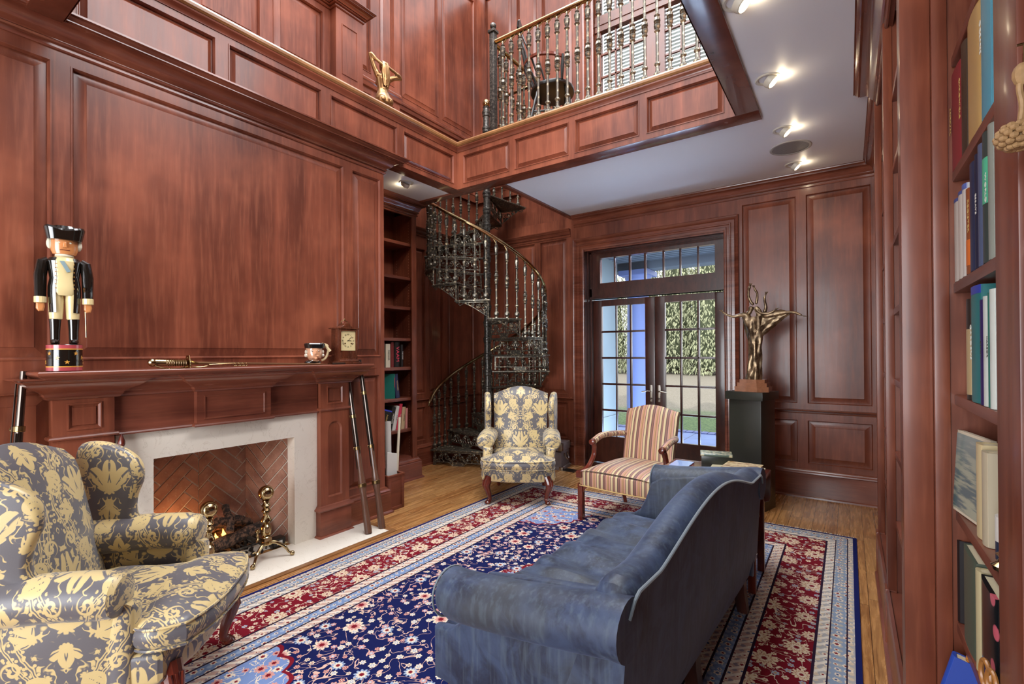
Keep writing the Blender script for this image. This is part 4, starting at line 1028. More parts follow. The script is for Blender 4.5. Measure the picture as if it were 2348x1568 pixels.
# balusters
def bal_mesh(H, r=.0112, seg=8):
    bm = nb(); m_ = H*.52; kn = lambda z: [(r, z-.075), (r*1.9, z-.062), (r*1.2, z-.05), (r*2.0, z-.032), (r*2.2, z-.018), (r*1.4, z-.008), (r*2.0, z), (r*1.4, z+.008), (r*2.2, z+.018), (r*2.0, z+.036), (r*1.2, z+.052), (r*1.9, z+.064), (r, z+.075)]
    pr = [(r*1.8, 0), (r*1.8, .012), (r*1.1, .02), (r*2.4, .035), (r*2.6, .055), (r*1.4, .075), (r*1.1, .12), (r*1.9, .135), (r*1.9, .145), (r, .155)]+kn(m_)
    pr += [(r, H-.16), (r*2.0, H-.148), (r*1.2, H-.135), (r*1.7, H-.12), (r*2.1, H-.085), (r*2.2, H-.07), (r*1.1, H-.05), (r*1.6, H-.04), (r*.8, H-.03), (r*.6, H)]
    lathe(bm, pr, seg); return bm
def railz(t): return RISE*(t+.5)+.80
vb = {}
for k in range(1, NT+1):
    for j, f_ in enumerate((.06, .40, .74)):
        t_ = k-1+f_; z0 = k*RISE; H = railz(t_)-z0-.012; a = ang(t_)
        if j not in vb: b_ = obj('baluster', bal_mesh(H), IRONB, st); vb[j] = b_
        else: b_ = vb[j].copy(); COL.objects.link(b_)
        b_.parent = st; b_.location = ((SR-.035)*cos(a), (SR-.035)*sin(a), z0)
bm = nb(); a = ang(.06)
lathe(bm, [(.022, 0), (.022, .10), (.016, .105), (.015, .198)], 12, T((SR-.035)*cos(a), (SR-.035)*sin(a), 0)); obj('newel_foot', bm, IRONB, st)
bm = nb(); P_ = [((SR-.035)*cos(ang(t_/6-.0)), (SR-.035)*sin(ang(t_/6)), railz(t_/6)+.008) for t_ in range(-1, NT*6+1)]
s0 = P_[0]; e_ = ang(-.55)
P_ = [((SR-.03)*cos(ang(-.62)), (SR-.03)*sin(ang(-.62)), railz(0)-.135), ((SR-.035)*cos(ang(-.50)), (SR-.035)*sin(ang(-.50)), railz(0)-.09)]+P_
tube(bm, P_, [.010, .016]+[.022]*(len(P_)-2), 12, sq=.8)
hr = obj('handrail', bm, BRASS, st)
bm = nb(); da_ = rad(-DA*.10); rz_ = SR-.035; sl = RISE*.1
tube(bm, [(rz_, 0, -.045), (rz_*cos(da_/2), rz_*sin(da_/2), sl-.03), (rz_*cos(da_), rz_*sin(da_), sl-.006)], .0055, 6)
rbk_ = obj('rail_bracket', bm, BRASSD, hr)
for k in range(NT*3):
    t_ = (k//3)+(.06, .40, .74)[k % 3]
    if k: c_ = rbk_.copy(); COL.objects.link(c_)
    else: c_ = rbk_
    c_.location = (0, 0, railz(t_)); c_.rotation_euler = (0, 0, ang(t_))
# pole-top rail to the landing newel
bm = nb(); tube(bm, [(.03, 0, 4.47), (.74, 0, 4.47)], .018, 10); obj('top_rail', bm, BRASS, st)

# ------------------------------------------------------------------ balcony balustrade
bl_ = thing('balustrade', 'brass railed balcony balustrade of turned iron balusters above the garden doors', 'railing', (-2.875, 3.82, FZ))
bm = nb(); box(bm, -.028, .028, -.028, .028, 0, 1.02, bev=.003); box(bm, -.04, .04, -.04, .04, 1.02, 1.045, bev=.003); lathe(bm, [(.02, 1.045), (.012, 1.055), (.018, 1.062)], 12); ball(bm, (0, 0, 1.092), .032, 16)
obj('newel_post', bm, IRON, bl_)
proto = None
HB = .915
for i in range(22):
    x = .117+i*.1016
    if proto is None: proto = b_ = obj('baluster', bal_mesh(HB-.02, .0125, 10), IRONB, bl_)
    else: b_ = proto.copy(); COL.objects.link(b_); b_.parent = bl_
    b_.location = (x, 0, 0)
for i in range(14):
    b_ = proto.copy(); COL.objects.link(b_); b_.parent = bl_; b_.location = (0, .11+i*.11, 0)
bm = nb(); tube(bm, [(0, 0, HB+.01), (2.20, 0, HB+.01)], .022, 12); tube(bm, [(0, 0, HB+.01), (0, 1.58, HB+.01)], .022, 12); hr = obj('handrail', bm, BRASS, bl_)
bm = nb(); x = 0; tube(bm, [(x-.03, 0, HB-.012), (x-.012, 0, HB-.02), (x, 0, HB-.055), (x+.012, 0, HB-.035), (x+.035, 0, HB-.02), (x+.045, 0, HB-.006)], .0055, 6)
rbk_ = obj('rail_bracket', bm, BRASSD, hr); rbk_.location = (.117, 0, 0)
for i in range(1, 36):
    c_ = rbk_.copy(); COL.objects.link(c_); c_.parent = hr
    if i < 22: c_.location = (.117+i*.1016, 0, 0)
    else: c_.location = (0, .11+(i-22)*.11, 0); c_.rotation_euler = (0, 0, pi/2)

# windsor chair on the balcony
t = thing('windsor_chair', 'black windsor armchair with red-brown arms on the balcony', 'chair', (-2.42, 4.20, FZ), rad(118))
bm = nb(); P_ = [(.25*cos(2*pi*k/24)*(1 if sin(2*pi*k/24) < 0 else .92), .22*sin(2*pi*k/24)) for k in range(24)]
slab(bm, P_, .042, .014, T(0, 0, .43), n=3); obj('seat', bm, BLACK, t)
for x, y in ((-.15, -.13), (.15, -.13), (-.13, .13), (.13, .13)):
    bm = nb(); P0, P1 = V((x, y, .43)), V((x*1.6, y*1.75, 0)); d = P1-P0
    tube(bm, [P0+d*s for s in (0, .12, .2, .3, .42, .5, .56, .75, .9, 1)], [.014, .019, .015, .021, .014, .017, .013, .019, .013, .011], 10); obj('leg', bm, BLACK, t)
bm = nb(); tube(bm, [(-.20, -.17, .18), (-.19, .17, .18)], .010, 8); tube(bm, [(.20, -.17, .18), (.19, .17, .18)], .010, 8); tube(bm, [(-.195, 0, .18), (.195, 0, .18)], .011, 8); obj('stretcher', bm, BLACK, t)
bm = nb(); rings(bm, [[V((x*sc, y, z+dz)) for sc, dz in ((1, -.012), (1, .012), (.9, .012), (.9, -.012))] for x, y, z in [(.30*cos(a), .05+.24*sin(a)-.0, .68+.02*max(0, sin(a))) for a in [rad(-40+260*k/20) for k in range(21)]]]); obj('arm_bow', bm, mat('chair_arm_redbrown', col=hx('#7d3a2a'), rough=.3, coat=.4), t)
bm = nb()
for k in range(9):
    a = rad(90+(k-4)*17); x0_, y0_ = .20*cos(a), .17*sin(a); x1_, y1_ = .27*cos(a), .05+.22*sin(a)
    tp = V((.24*cos(rad(90+(k-4)*13)), .30+.02*sin(a), 1.02)) if 1 <= k <= 7 else V((x1_, y1_, .68))
    tube(bm, [(x0_, y0_, .46), (x1_, y1_, .68), tp], [.008, .010, .007], 8)
for s in (-1, 1): tube(bm, [(s*.22, -.10, .46), (s*.25, -.105, .56), (s*.27, -.11, .67)], [.012, .018, .012], 8)
obj('spindles', bm, BLACK, t)
bm = nb(); slab(bm, [(-.22, 0), (-.10, -.005), (.10, -.005), (.22, 0), (.24, .05), (.20, .085), (.08, .11), (0, .115), (-.08, .11), (-.20, .085), (-.24, .05)], .02, .006, T(0, .335, 1.0) @ RX(pi/2+.2)); obj('crest_rail', bm, BLACK, t)

# bronze nude on the gallery ledge
t = thing('torso_statuette', 'golden bronze nude with raised elbows standing on the gallery ledge', 'statue', (-3.345, 2.83, FZ), rad(-99), scale=1.06)
bm = nb()
rings(bm, [[V((wx*cos(2*pi*k/28), (wy*sin(2*pi*k/28))*(1.0 if sin(2*pi*k/28) < 0 else 1+bk_y)+oy, z)) for k in range(28)] for z, wx, wy, oy, bk_y in ((-.004, .058, .046, 0, .2), (.03, .070, .052, 0, .35), (.06, .074, .052, 0, .40), (.095, .066, .048, -.002, .15), (.13, .050, .040, -.006, 0), (.155, .045, .036, -.008, 0), (.19, .052, .038, -.006, 0), (.23, .062, .042, -.002, 0), (.258, .062, .036, .002, 0), (.275, .040, .028, .003, 0), (.29, .020, .020, .002, 0), (.315, .017, .018, 0, 0))])
for s_ in (-1, 1):
    ball(bm, (s_*.028, -.036, .215), .024, 14); ball(bm, (s_*.032, .034, .05), .038, 14); ball(bm, (s_*.056, 0, .258), .022, 12)
tube(bm, bez([(.050, 0, .255), (.078, -.012, .32), (.112, -.012, .415), (.075, .012, .375), (.02, .030, .34)], 5), [.024]*3+[.021]*4+[.018]*4+[.015]*4+[.012]*6, 12)
tube(bm, bez([(-.050, 0, .255), (-.095, .012, .285), (-.150, .024, .30), (-.10, .035, .318), (-.025, .034, .34)], 5), [.024]*3+[.021]*4+[.018]*4+[.015]*4+[.012]*6, 12)
ball(bm, (0, -.006, .345), .032, 14, s=(.9, 1.05, 1.15))
fg = obj('figure', bm, BRONZE2, t); rm_ = fg.modifiers.new('r', 'REMESH'); rm_.mode = 'VOXEL'; rm_.voxel_size = .0035; rm_.use_smooth_shade = True
sm_ = fg.modifiers.new('s', 'SMOOTH'); sm_.factor = .5; sm_.iterations = 6
bm = nb(); rnd = random.Random(2)
ball(bm, (0, .004, .352), .036, 14, s=(1, 1.05, 1))
for k in range(16):
    x = -.026+.0035*k; tube(bm, bez([(x*.8, .026, .375), (x, .040, .33), (x*1.1+.006*sin(k), .046, .27), (x*.9+.008*sin(k*2), .045, .21), (x*.6+.006*cos(k), .042, .165+.02*rnd.random())], 4), [.006]*12+[.0045]*5, 6)
obj('hair', bm, BRONZE2, t)

# ------------------------------------------------------------------ pedestal and dancing bronze
t = thing('pedestal', 'tall greenish black square pedestal with flat cap beside the garden doors', 'pedestal', (-.72, 4.82, 0), rad(-16))
bm = nb(); box(bm, -.14, .14, -.14, .14, 0, .975, bev=.002); obj('column', bm, GREENBLK, t)
bm = nb(); box(bm, -.165, .165, -.165, .165, .975, 1.048, bev=.002); obj('cap_slab', bm, GREENBLK, t)
t = thing('bronze_sculpture', 'bronze sculpture of entwined leaping dancers on a stepped brown marble base', 'sculpture', (-.70, 4.81, 1.048), rad(-4))
BM_ = mat('brown_marble', lambda: dict(col=mixc(noise(tc('Object'), 20, 4, .6, 1), hx('#6d4430'), hx('#a87050')), rough=.15, coat=.5))
bm = nb()
for (w_, z0, z1) in ((.135, 0, .045), (.118, .045, .078), (.100, .078, .108)):
    P_ = [(-w_, -w_*.85), (w_*.4, -w_), (w_*1.02, -w_*.72), (w_*1.02, w_*.7), (w_*.5, w_), (-w_, w_*.9)]
    prism(bm, P_, z1-z0, T(0, 0, z0))
obj('stepped_base', bm, BM_, t)
bm = nb(); rnd = random.Random(4); R_ = []
for i in range(30):
    s = i/29; z = .108+.56*s
    cx = -.005+.02*sin(s*3); wx = .062-.012*sin(s*pi)+.035*max(0, s-.55)*2; wy = .05-.01*sin(s*pi)+.012*s
    R_.append([V((cx+wx*cos(a)*(1+.13*sin(5*a+s*7)+.07*sin(11*a-s*9)), wy*sin(a)*(1+.13*sin(5*a+s*7)+.07*sin(9*a-s*9)), z)) for a in [2*pi*k/40 for k in range(40)]])
rings(bm, R_)
R_ = []
for i in range(24):   # drapery sweeping out along the horizontal figure
    s = i/23; c_ = V((.02+.27*s, .01, .60+.10*s**.8)); h = .10*(1-s)**1.1+.016; wy = .045*(1-s)+.012
    R_.append([c_+V((0, wy*cos(a)*(1+.15*sin(6*a+s*8)), h*sin(a)*(1+.10*sin(7*a+s*10))-h*.45)) for a in [2*pi*k/26 for k in range(26)]])
rings(bm, R_)
obj('drapery', bm, BRONZE, t)
def arm3(nm, pts, rs):
    n_ = len(pts); skin(nm, pts, [(i, i+1) for i in range(n_-1)], rs, BRONZE, t)
arm3('left_dancer', [(-.02, 0, .58), (-.045, 0, .66), (-.075, 0, .695), (-.12, -.01, .688), (-.165, -.02, .675), (-.215, -.02, .695), (-.252, -.02, .72), (-.262, -.02, .728)], [.05, .042, .034, .018, .014, .011, .012, .006])
skin('left_head', [(-.05, 0, .69), (-.022, -.01, .72), (-.008, -.015, .765)], [(0, 1), (1, 2)], [.03, .017, .028], BRONZE, t)
arm3('raised_arm', [(-.0, .01, .775), (-.025, .01, .81), (-.040, .0, .86), (-.038, .0, .91), (-.028, -.01, .94), (-.020, -.01, .952)], [.016, .013, .011, .010, .014, .006])
arm3('raised_arm', [(.02, .01, .78), (.030, .01, .83), (.034, 0, .88), (.018, -.01, .91), (.010, -.01, .935)], [.014, .012, .010, .012, .005])
arm3('raised_arm', [(.085, .02, .70), (.100, .02, .75), (.092, .01, .80), (.092, 0, .84), (.104, 0, .865)], [.020, .015, .011, .012, .005])
skin('right_dancer', [(.04, 0, .60), (.06, 0, .69), (.045, -.01, .745), (.02, -.02, .775), (.03, -.02, .725), (.075, -.03, .692), (.13, -.03, .69), (.165, -.03, .705), (.18, -.03, .72)], [(0, 1), (1, 2), (2, 3), (2, 4), (4, 5), (5, 6), (6, 7), (7, 8)], [.045, .036, .026, .026, .016, .013, .011, .011, .005], BRONZE, t)
arm3('outstretched_figure', [(.07, 0, .665), (.13, -.01, .675), (.19, -.01, .685), (.26, -.01, .695), (.32, -.015, .69), (.355, -.02, .675), (.385, -.02, .66)], [.034, .030, .026, .014, .011, .012, .005])
arm3('outstretched_figure', [(.15, .02, .69), (.21, .03, .712), (.255, .03, .705)], [.022, .018, .008])
for hx0, hz0, dx, dz in ((-.262, .728, -.6, .8), (-.022, .95, .2, 1), (.010, .93, -.3, 1), (.104, .862, .3, 1), (.18, .72, .7, .7), (.385, .66, .9, -.4)):
    bm = nb()
    for k in range(4): tube(bm, [(hx0, -.015+k*.004, hz0), (hx0+dx*.014+(k-1.5)*.004, -.02+k*.006, hz0+dz*.014), (hx0+dx*.026+(k-1.5)*.007, -.022+k*.007, hz0+dz*.024)], [.0036, .003, .002], 6)
    obj('fingers', bm, BRONZE, t)

# ------------------------------------------------------------------ rug
bm = nb(); box(bm, 0, 2.91, 0, 4.25, 0, .010)
fr_ = nb(); rnd = random.Random(1)
o = thing('rug', 'large navy and crimson persian rug with light guard borders and cream fringe', 'rug', (-2.87, .15, .0005))
obj('pile', bm, RUG, o)
for k in range(300):
    x = 2.91*(k+.5)/300; dy = rnd.uniform(.02, .045)
    tube(fr_, [(x, 4.245, .006), (x+rnd.uniform(-.008, .008), 4.25+dy, .004)], .0028, 4)
f_ = obj('fringe', fr_, CREAMP, o); f_['kind'] = 'stuff'

# ------------------------------------------------------------------ wing chairs
def cabriole(bm, x, y, sx, sy, h=.215):
    """front leg: knee, ankle, pad foot"""
    dx, dy = sx*.7, sy*.7
    P_ = bez([(x, y, h+.03), (x+dx*.028, y+dy*.028, h-.02), (x+dx*.034, y+dy*.034, h-.055), (x+dx*.006, y+dy*.006, h*.42), (x-dx*.004, y-dy*.004, h*.2), (x+dx*.012, y+dy*.012, .022)], 6)
    n_ = len(P_); rs = []
    for i in range(n_):
        s = i/(n_-1); rs.append(.040-.012*s if s < .3 else (.036-.040*(s-.3) if s < .75 else .019+.012*(s-.75)))
    tube(bm, P_, rs, 14); fx, fy = x+dx*.02, y+dy*.02
    lathe(bm, [(.020, 0), (.027, .006), (.029, .014), (.022, .024), (.014, .03)], 16, T(fx, fy, 0))
    for s in (-.35, 0, .35): tube(bm, [(x+dx*.055-dy*s*.06, y+dy*.055+dx*s*.06, h+.01), (x+dx*.066-dy*s*.04, y+dy*.066+dx*s*.04, h-.04), (x+dx*.045, y+dy*.045, h-.085)], [.006, .008, .003], 6)
def wing_chair(label, loc, rz, fab):
    t = thing('wing_chair', label, 'armchair', loc, rz, group='pair of damask wing chairs')
    # seat rail (upholstered, bowed front)
    bm = nb(); P_ = [(-.325, -.29), (-.18, -.335), (0, -.35), (.18, -.335), (.325, -.29), (.335, -.20), (.27, .30), (-.27, .30), (-.335, -.20)]
    SM = lambda P_, n_=4: [(p.x, p.y) for p in bez([V((*p, 0)) for p in P_+[P_[0]]], n_)[:-1]]
    slab(bm, SM(P_), .115, .02, T(0, 0, .205)); obj('seat_rail', bm, fab, t)
    # cushion, T shaped
    bm = nb(); P_ = SM([(-.32, -.365), (-.2, -.415), (0, -.435), (.2, -.415), (.32, -.365), (.35, -.27), (.325, -.19), (.262, -.15), (.250, .0), (.245, .20), (-.245, .20), (-.250, .0), (-.262, -.15), (-.325, -.19), (-.35, -.27)], 3)
    slab(bm, P_, .105, .05, T(0, 0, .322), n=5, puff=.055, puffb=0)
    cu = obj('seat_cushion', bm, fab, t)
    bm = nb(); Q_ = offs(P_ , .008)
    for z in (.335, .41): tube(bm, [(x, y, z) for x, y in Q_], .0055, 6, closed=True)
    obj('piping', bm, fab, cu)
    # back
    bm = nb(); n_ = 20; R_ = []
    top = lambda x: .965+.075*max(0, cos(x/.25*pi/2))**.8 if abs(x) < .25 else .965
    W_ = .285; xs_ = [-W_+2*W_*i/16 for i in range(17)]
    rows = 14; front = []; back = []
    for j in range(rows+1):
        s = j/rows; fr, bk2 = [], []
        for x in xs_:
            tz = top(x); z = .36+(tz-.36)*s; yb = .20+.17*(z-.36)/.7
            bulge = .045*(1-(x/W_)**2)*sin(pi*min(1, .15+s*.85))
            rd = .05*(max(0, s-.88)/.12)**2
            fr.append(V((x*(1-.06*(1-s)), yb-bulge+rd*.8, z))); bk2.append(V((x*(1-.12*(1-s)), yb+.085-rd*.6, z)))
        front.append(fr); back.append(bk2)
    R_ = [f_+b_[::-1] for f_, b_ in zip(front, back)]
    rings(bm, R_); obj('backrest', bm, fab, t)
    # wings
    for s in (-1, 1):
        bm = nb(); O_ = bez([V((.36, .58, 0)), V((.385, .80, 0)), V((.37, .96, 0)), V((.28, .985, 0)), V((.17, .95, 0)), V((.10, .89, 0)), V((.085, .81, 0)), V((.115, .72, 0)), V((.115, .64, 0)), V((.06, .575, 0)), V((.10, .54, 0)), V((.36, .54, 0))], 4)
        O_ = [(p.x, p.y) for p in O_]
        M_ = Mx.Translation((s*.270, 0, 0)) @ RZ(-s*.16) @ Mx(((0, 0, s, 0), (1, 0, 0, 0), (0, 1, 0, 0), (0, 0, 0, 1)))
        slab(bm, O_, .058, .024, M_, n=4); wg = obj('wing', bm, fab, t)
        # arm: outer panel, roll, and rounded front
        bm = nb(); A_ = [(-.15, .20), (.30, .20), (.33, .60), (.0, .58), (-.12, .57), (-.15, .54)]
        slab(bm, A_, .05, .02, Mx.Translation((s*.29, 0, 0)) @ Mx(((0, 0, s, 0), (1, 0, 0, 0), (0, 1, 0, 0), (0, 0, 0, 1))), n=3)
        P_ = [(s*(.330+.0*k), -.150+.44*k/10, .540+.010*sin(k/10*pi)) for k in range(11)]
        R2 = []
        for k, (x, y, z) in enumerate(P_):
            rr_ = .086 if k else .080
            R2.append([V((x-s*.010+rr_*1.02*cos(a), y, z+rr_*.94*sin(a))) for a in [2*pi*i/20 for i in range(20)]])
        R2 = [[V((s*.320+(p.x-s*.320)*.3, -.175, .540+(p.z-.540)*.3)) for p in R2[0]], [V((s*.320+(p.x-s*.320)*.85, -.166, .540+(p.z-.540)*.85)) for p in R2[0]]]+R2
        rings(bm, R2, uvs=lambda i, j: (i*.05, j*.022+.1)); ar = obj('arm', bm, fab, t)
        bm = nb(); slab(bm, [(-.055, .0), (.05, .0), (.042, .16), (.055, .28), (-.035, .30), (-.045, .16)], .09, .035, Mx.Translation((s*.300, -.155, .21)) @ RX(pi/2) @ T(0, 0, -.045)); obj('arm_front', bm, fab, t)
    bm = nb()
    for s in (-1, 1): cabriole(bm if s < 0 else bm, s*.275, -.285, s, -1) if 0 else None
    for s in (-1, 1):
        bm = nb(); cabriole(bm, s*.265, -.285, s, -1); obj('front_leg', bm, FURN, t)
        bm = nb(); tube(bm, bez([(s*.23, .27, .23), (s*.235, .29, .12), (s*.24, .34, .0)], 5), [.026]*4+[.022]*4+[.019]*3, 4); obj('rear_leg', bm, FURN, t)
    return t
wc = wing_chair('damask wing chair in front of the spiral staircase, facing the camera', (-2.662, 3.925, .011), rad(31), DAM)
wc2 = wing_chair('damask wing chair at the left edge of the photo, seen from its side', (-2.47, .715, .011), rad(136.6), DAM2)

# ------------------------------------------------------------------ striped armchair
t = thing('striped_armchair', 'mahogany open armchair in pink gold and brown striped satin', 'armchair', (-1.478, 3.915, .011), rad(-5.5))
bm = nb(); P_ = [(-.335, -.335), (0, -.35), (.335, -.335), (.30, .27), (-.30, .27)]
slab(bm, P_, .13, .02, T(0, 0, .285), n=3, puff=.0)
R_ = []
nx, ny = 18, 18
vs = [[bm.verts.new((x*(1-.10*(y+.33)/.6), y, .405+.062*(1-(x/.33)**4)*(1-((y+.03)/.33)**4)**.7 if abs((y+.03)/.33) < 1 else .405)) for y in [-.34+.61*j/ny for j in range(ny+1)]] for x in [-.325+.65*i/nx for i in range(nx+1)]]
for i in range(nx):
    for j in range(ny): face(bm, (vs[i][j], vs[i+1][j], vs[i+1][j+1], vs[i][j+1]))
obj('seat', bm, STRIPE, t)
bm = nb()
tube(bm, [(-.337, -.337, .290), (0, -.353, .290), (.337, -.337, .290), (.302, .27, .290)], .005, 6); tube(bm, [(-.337, -.337, .290), (-.302, .27, .290)], .005, 6); obj('cord_trim', bm, GIMP, t)
bm = nb(); n_ = 16; F_, B_ = [], []
for j in range(13):
    s = j/12; fr, bk2 = [], []
    for i in range(n_+1):
        x = -.24+.48*i/n_; tz = .875+.045*max(0, cos(x/.24*pi/2*1.15))**1.0; z = .385+(tz-.385)*s; yb = .215+.12*(z-.4)/.5
        b_ = .028*(1-(x/.24)**4)*sin(pi*min(1, .1+s*.9))
        fr.append(V((x*(.94+.06*s), yb-b_+.02*(max(0, s-.9)/.1)**2, z))); bk2.append(V((x*(.94+.06*s), yb+.055, z-.01*(s > .95))))
    F_.append(fr); B_.append(bk2)
rings(bm, [f_+b_[::-1] for f_, b_ in zip(F_, B_)]); obj('backrest', bm, STRIPE, t)
for s in (-1, 1):
    bm = nb(); box(bm, s*.335-.022, s*.335+.022, -.335, -.291, 0, .30, bev=.003)
    slab(bm, [(0, 0), (.05, 0), (.03, -.018), (.012, -.03), (0, -.06)], .02, .002, Mx.Translation((s*.313, -.322, .287)) @ Mx(((-s, 0, 0, 0), (0, 0, 1, 0), (0, 1, 0, 0), (0, 0, 0, 1)))); obj('front_leg', bm, FURN, t)
    bm = nb(); tube(bm, [(s*.27, .25, .30), (s*.27, .285, .15), (s*.275, .35, 0)], [.028, .025, .022], 4); obj('rear_leg', bm, FURN, t)
    bm = nb(); P_ = bez([(s*.335, -.315, .385), (s*.335, -.20, .42), (s*.325, -.13, .50), (s*.315, -.13, .58), (s*.31, -.165, .635)], 6)
    tube(bm, P_, [.024]*6+[.022]*12+[.024]*7, 10, sq=.8); slab(bm, [(-.024, -.06), (.024, -.06), (.024, .06), (-.024, .06)], .06, .01, T(s*.325, -.30, .355) if 0 else T(s*.332, -.30, .352))
    lathe(bm, [(.004, 0), (.016, .002), (.024, .006), (.024, .05), (.018, .054)], 16, T(s*.31, -.195, .628) @ RX(-pi/2)); ap = obj('arm_support', bm, FURN, t)
    bm = nb(); P_ = bez([(s*.31, -.145, .632), (s*.305, -.02, .665), (s*.28, .15, .662), (s*.235, .27, .655)], 6); tube(bm, P_, .030, 14, sq=.85); obj('arm_pad', bm, STRIPE, t)

# ------------------------------------------------------------------ blue camelback sofa
sf = thing('camelback_sofa', 'slate blue velvet camelback sofa with scrolled arms, seen from behind', 'sofa', (-.515, 1.235, .011), rad(-3.2))
L, DP = 1.665, .76          # length along Y (near -> far), depth (front at -DP, rear at 0)
bm = nb(); box(bm, -DP+.02, -.03, .03, L-.03, .19, .335, bev=.02); obj('seat_rail', bm, VELV, sf)
bm = nb(); nx, ny = 26, 60; top_ = []; bot = []
for j in range(ny+1):
    y = .075+(L-.15)*j/ny; r1, r2 = [], []
    for i in range(nx+1):
        u_ = i/nx; x = -DP-.005+(.60)*u_
        ed = min(1, min(u_, 1-u_)/.10)**.5*min(1, min(j, ny-j)/3)**.5
        wr = .012*mnoise.noise(V((x*2.2+y*1.5, y*7.5, 1.3)))+.010*mnoise.noise(V((x*3+3, y*15, 4)))+.006*sin(y*30+x*9+2*mnoise.noise(V((x*3, y*3, 0))))*(1 if .4 < y < 1.5 else .4)
        r1.append(V((x-.012*ed, y, .355+.065*ed+wr*ed*1.7+.008*sin(pi*u_)))); r2.append(V((x, y, .33)))
    top_.append(r1+r2[::-1])
rings(bm, top_); obj('seat_cushion', bm, VELV, sf)
# back with the camel hump
ztop = lambda y: .765-.05*(max(0, .05-y, y-L+.05)/.06)**2+.115*(max(0, sin(pi*min(1, max(0, (y-.20)/(L-.44))))))**1.15
bm = nb(); R_ = []; pipe_ = []; ny = 56
for j in range(ny+1):
    y = -.012+(L+.024)*j/ny; zt = ztop(y); lean = .035*(zt-.2)/.6
    e = min(1, min(j, ny-j)/3); 
    sec = [(-.045, .22), (-.02+0, .19), (lean*.25, .30), (lean*.6, .50), (lean*.9, zt-.10), (lean+.004, zt-.035)]
    pipe_.append(V((lean+.006, y, zt-.030)))
    r_ = .055
    for k in range(9):
        a = rad(10+k*20); sec.append((lean-r_*1.05+r_*1.1*cos(a), zt-.055+.055*sin(a)))
    sec += [(lean-.135, zt-.13), (lean-.165, .50), (-.165, .42), (-.16, .35)]
    R_.append([V((x, y, z)) for x, z in sec])
rings(bm, R_); obj('backrest', bm, VELV, sf)
bm = nb(); tube(bm, pipe_, .0055, 8); obj('piping', bm, VELP, sf)
# arms
armz = lambda x: .675+.075*((x+.58)/.58)**1.3 if x > -.58 else .675
for s, Y_ in ((-1, .045), (1, L-.045)):
    xa_, dz_ = (-.635, -.035) if s < 0 else (-.56, .02)
    bm = nb()
    O_ = [(-DP, .19), (0, .19), (.012, .50), (.03, .72), (-.05, .715), (-.3, .68), (-.50, .64), (-.56, .60), (-.595, .50), (-.63, .43), (-.68, .395), (-DP, .38)]
    slab(bm, O_, .05, .018, Mx.Translation((0, Y_+(.025 if s < 0 else -.025), 0)) @ Mx(((1, 0, 0, 0), (0, 0, s, 0), (0, 1, 0, 0), (0, 0, 0, 1))), n=3)
    obj('arm_panel', bm, VELV, sf)
    bm = nb(); R_ = []; n_ = 18
    for k in range(n_+1):
        x = xa_+(.035-xa_)*k/n_; zt = armz(min(0, x))+dz_*(1-k/n_*.6); r_ = .084 if k else .078
        cy = Y_+s*.050; cy = Y_+s*(.050 if s < 0 else .070); R_.append([V((x, cy+r_*1.0*cos(a), zt-r_+r_*sin(a))) for a in [2*pi*i/22 for i in range(22)]])
    c_ = V((xa_-.015, Y_+s*(.050 if s < 0 else .070), armz(-.58)-.084+dz_)); R_ = [[V((xa_-.018, c_.y+(p.y-c_.y)*.35, c_.z+(p.z-c_.z)*.35)) for p in R_[0]], [V((xa_-.013, c_.y+(p.y-c_.y)*.85, c_.z+(p.z-c_.z)*.85)) for p in R_[0]]]+R_
    rings(bm, R_); ar = obj('arm_roll', bm, VELV, sf)
    bm = nb(); tube(bm, [(xa_-.007, c_.y+.083*cos(a), c_.z+.083*sin(a)) for a in [2*pi*i/24 for i in range(24)]], .004, 6, closed=True); obj('piping', bm, VELP, ar)
for y in (.09, .79, 1.59):
    bm = nb(); rings(bm, [[V((x+q*w_, y+p*w_, z)) for q, p in ((-1, -1), (1, -1), (1, 1), (-1, 1))] for x, z, w_ in ((-.07, .22, .034), (-.065, .12, .030), (-.045, 0, .024))]); obj('rear_leg', bm, DARKW, sf)
for y in (.09, L/2, L-.09):
    bm = nb(); box(bm, -DP+.03, -DP+.08, y-.024, y+.024, 0, .21, bev=.003); obj('front_leg', bm, DARKW, sf)
for y in (.09, L-.09):
    bm = nb(); box(bm, -DP+.06, -.05, y-.010, y+.010, .09, .125); obj('stretcher', bm, DARKW, sf)

# ------------------------------------------------------------------ pembroke table behind the far arm, with books and tissue box
t = thing('drop_leaf_table', 'dark mahogany drop-leaf table beyond the far arm of the sofa', 'table', (-.62, 3.25, .011))
TT = .632
bm = nb(); box(bm, -.40, .205, -.230, .230, TT-.020, TT, bev=.005); obj('table_top', bm, FURN, t)
bm = nb(); box(bm, -.33, .175, -.19, .19, TT-.13, TT-.02); obj('apron', bm, FURN, t)
for s in (-1, 1):
    bm = nb(); O_ = [(-.40, 0), (.205, 0), (.205, -.16), (.195, -.20), (.16, -.215), (.15, -.25), (.11, -.27), (-.30, -.27), (-.34, -.25), (-.355, -.215), (-.39, -.20), (-.40, -.16)]
    slab(bm, O_, .018, .003, Mx.Translation((0, s*.242, TT-.004)) @ Mx(((1, 0, 0, 0), (0, 0, s, 0), (0, 1, 0, 0), (0, 0, 0, 1))), n=2); obj('drop_leaf', bm, FURN, t)
for x in (-.30, .155):
    for y in (-.172, .172): bm = nb(); box(bm, x-.02, x+.02, y-.02, y+.02, 0, TT-.1, bev=.002); obj('leg', bm, FURN, t)
bm = nb(); tube(bm, [(-.30, -.172, .19), (.155, .172, .19)], .014, 4); tube(bm, [(-.30, .172, .205), (.155, -.172, .205)], .014, 4); obj('cross_stretcher', bm, FURN, t)
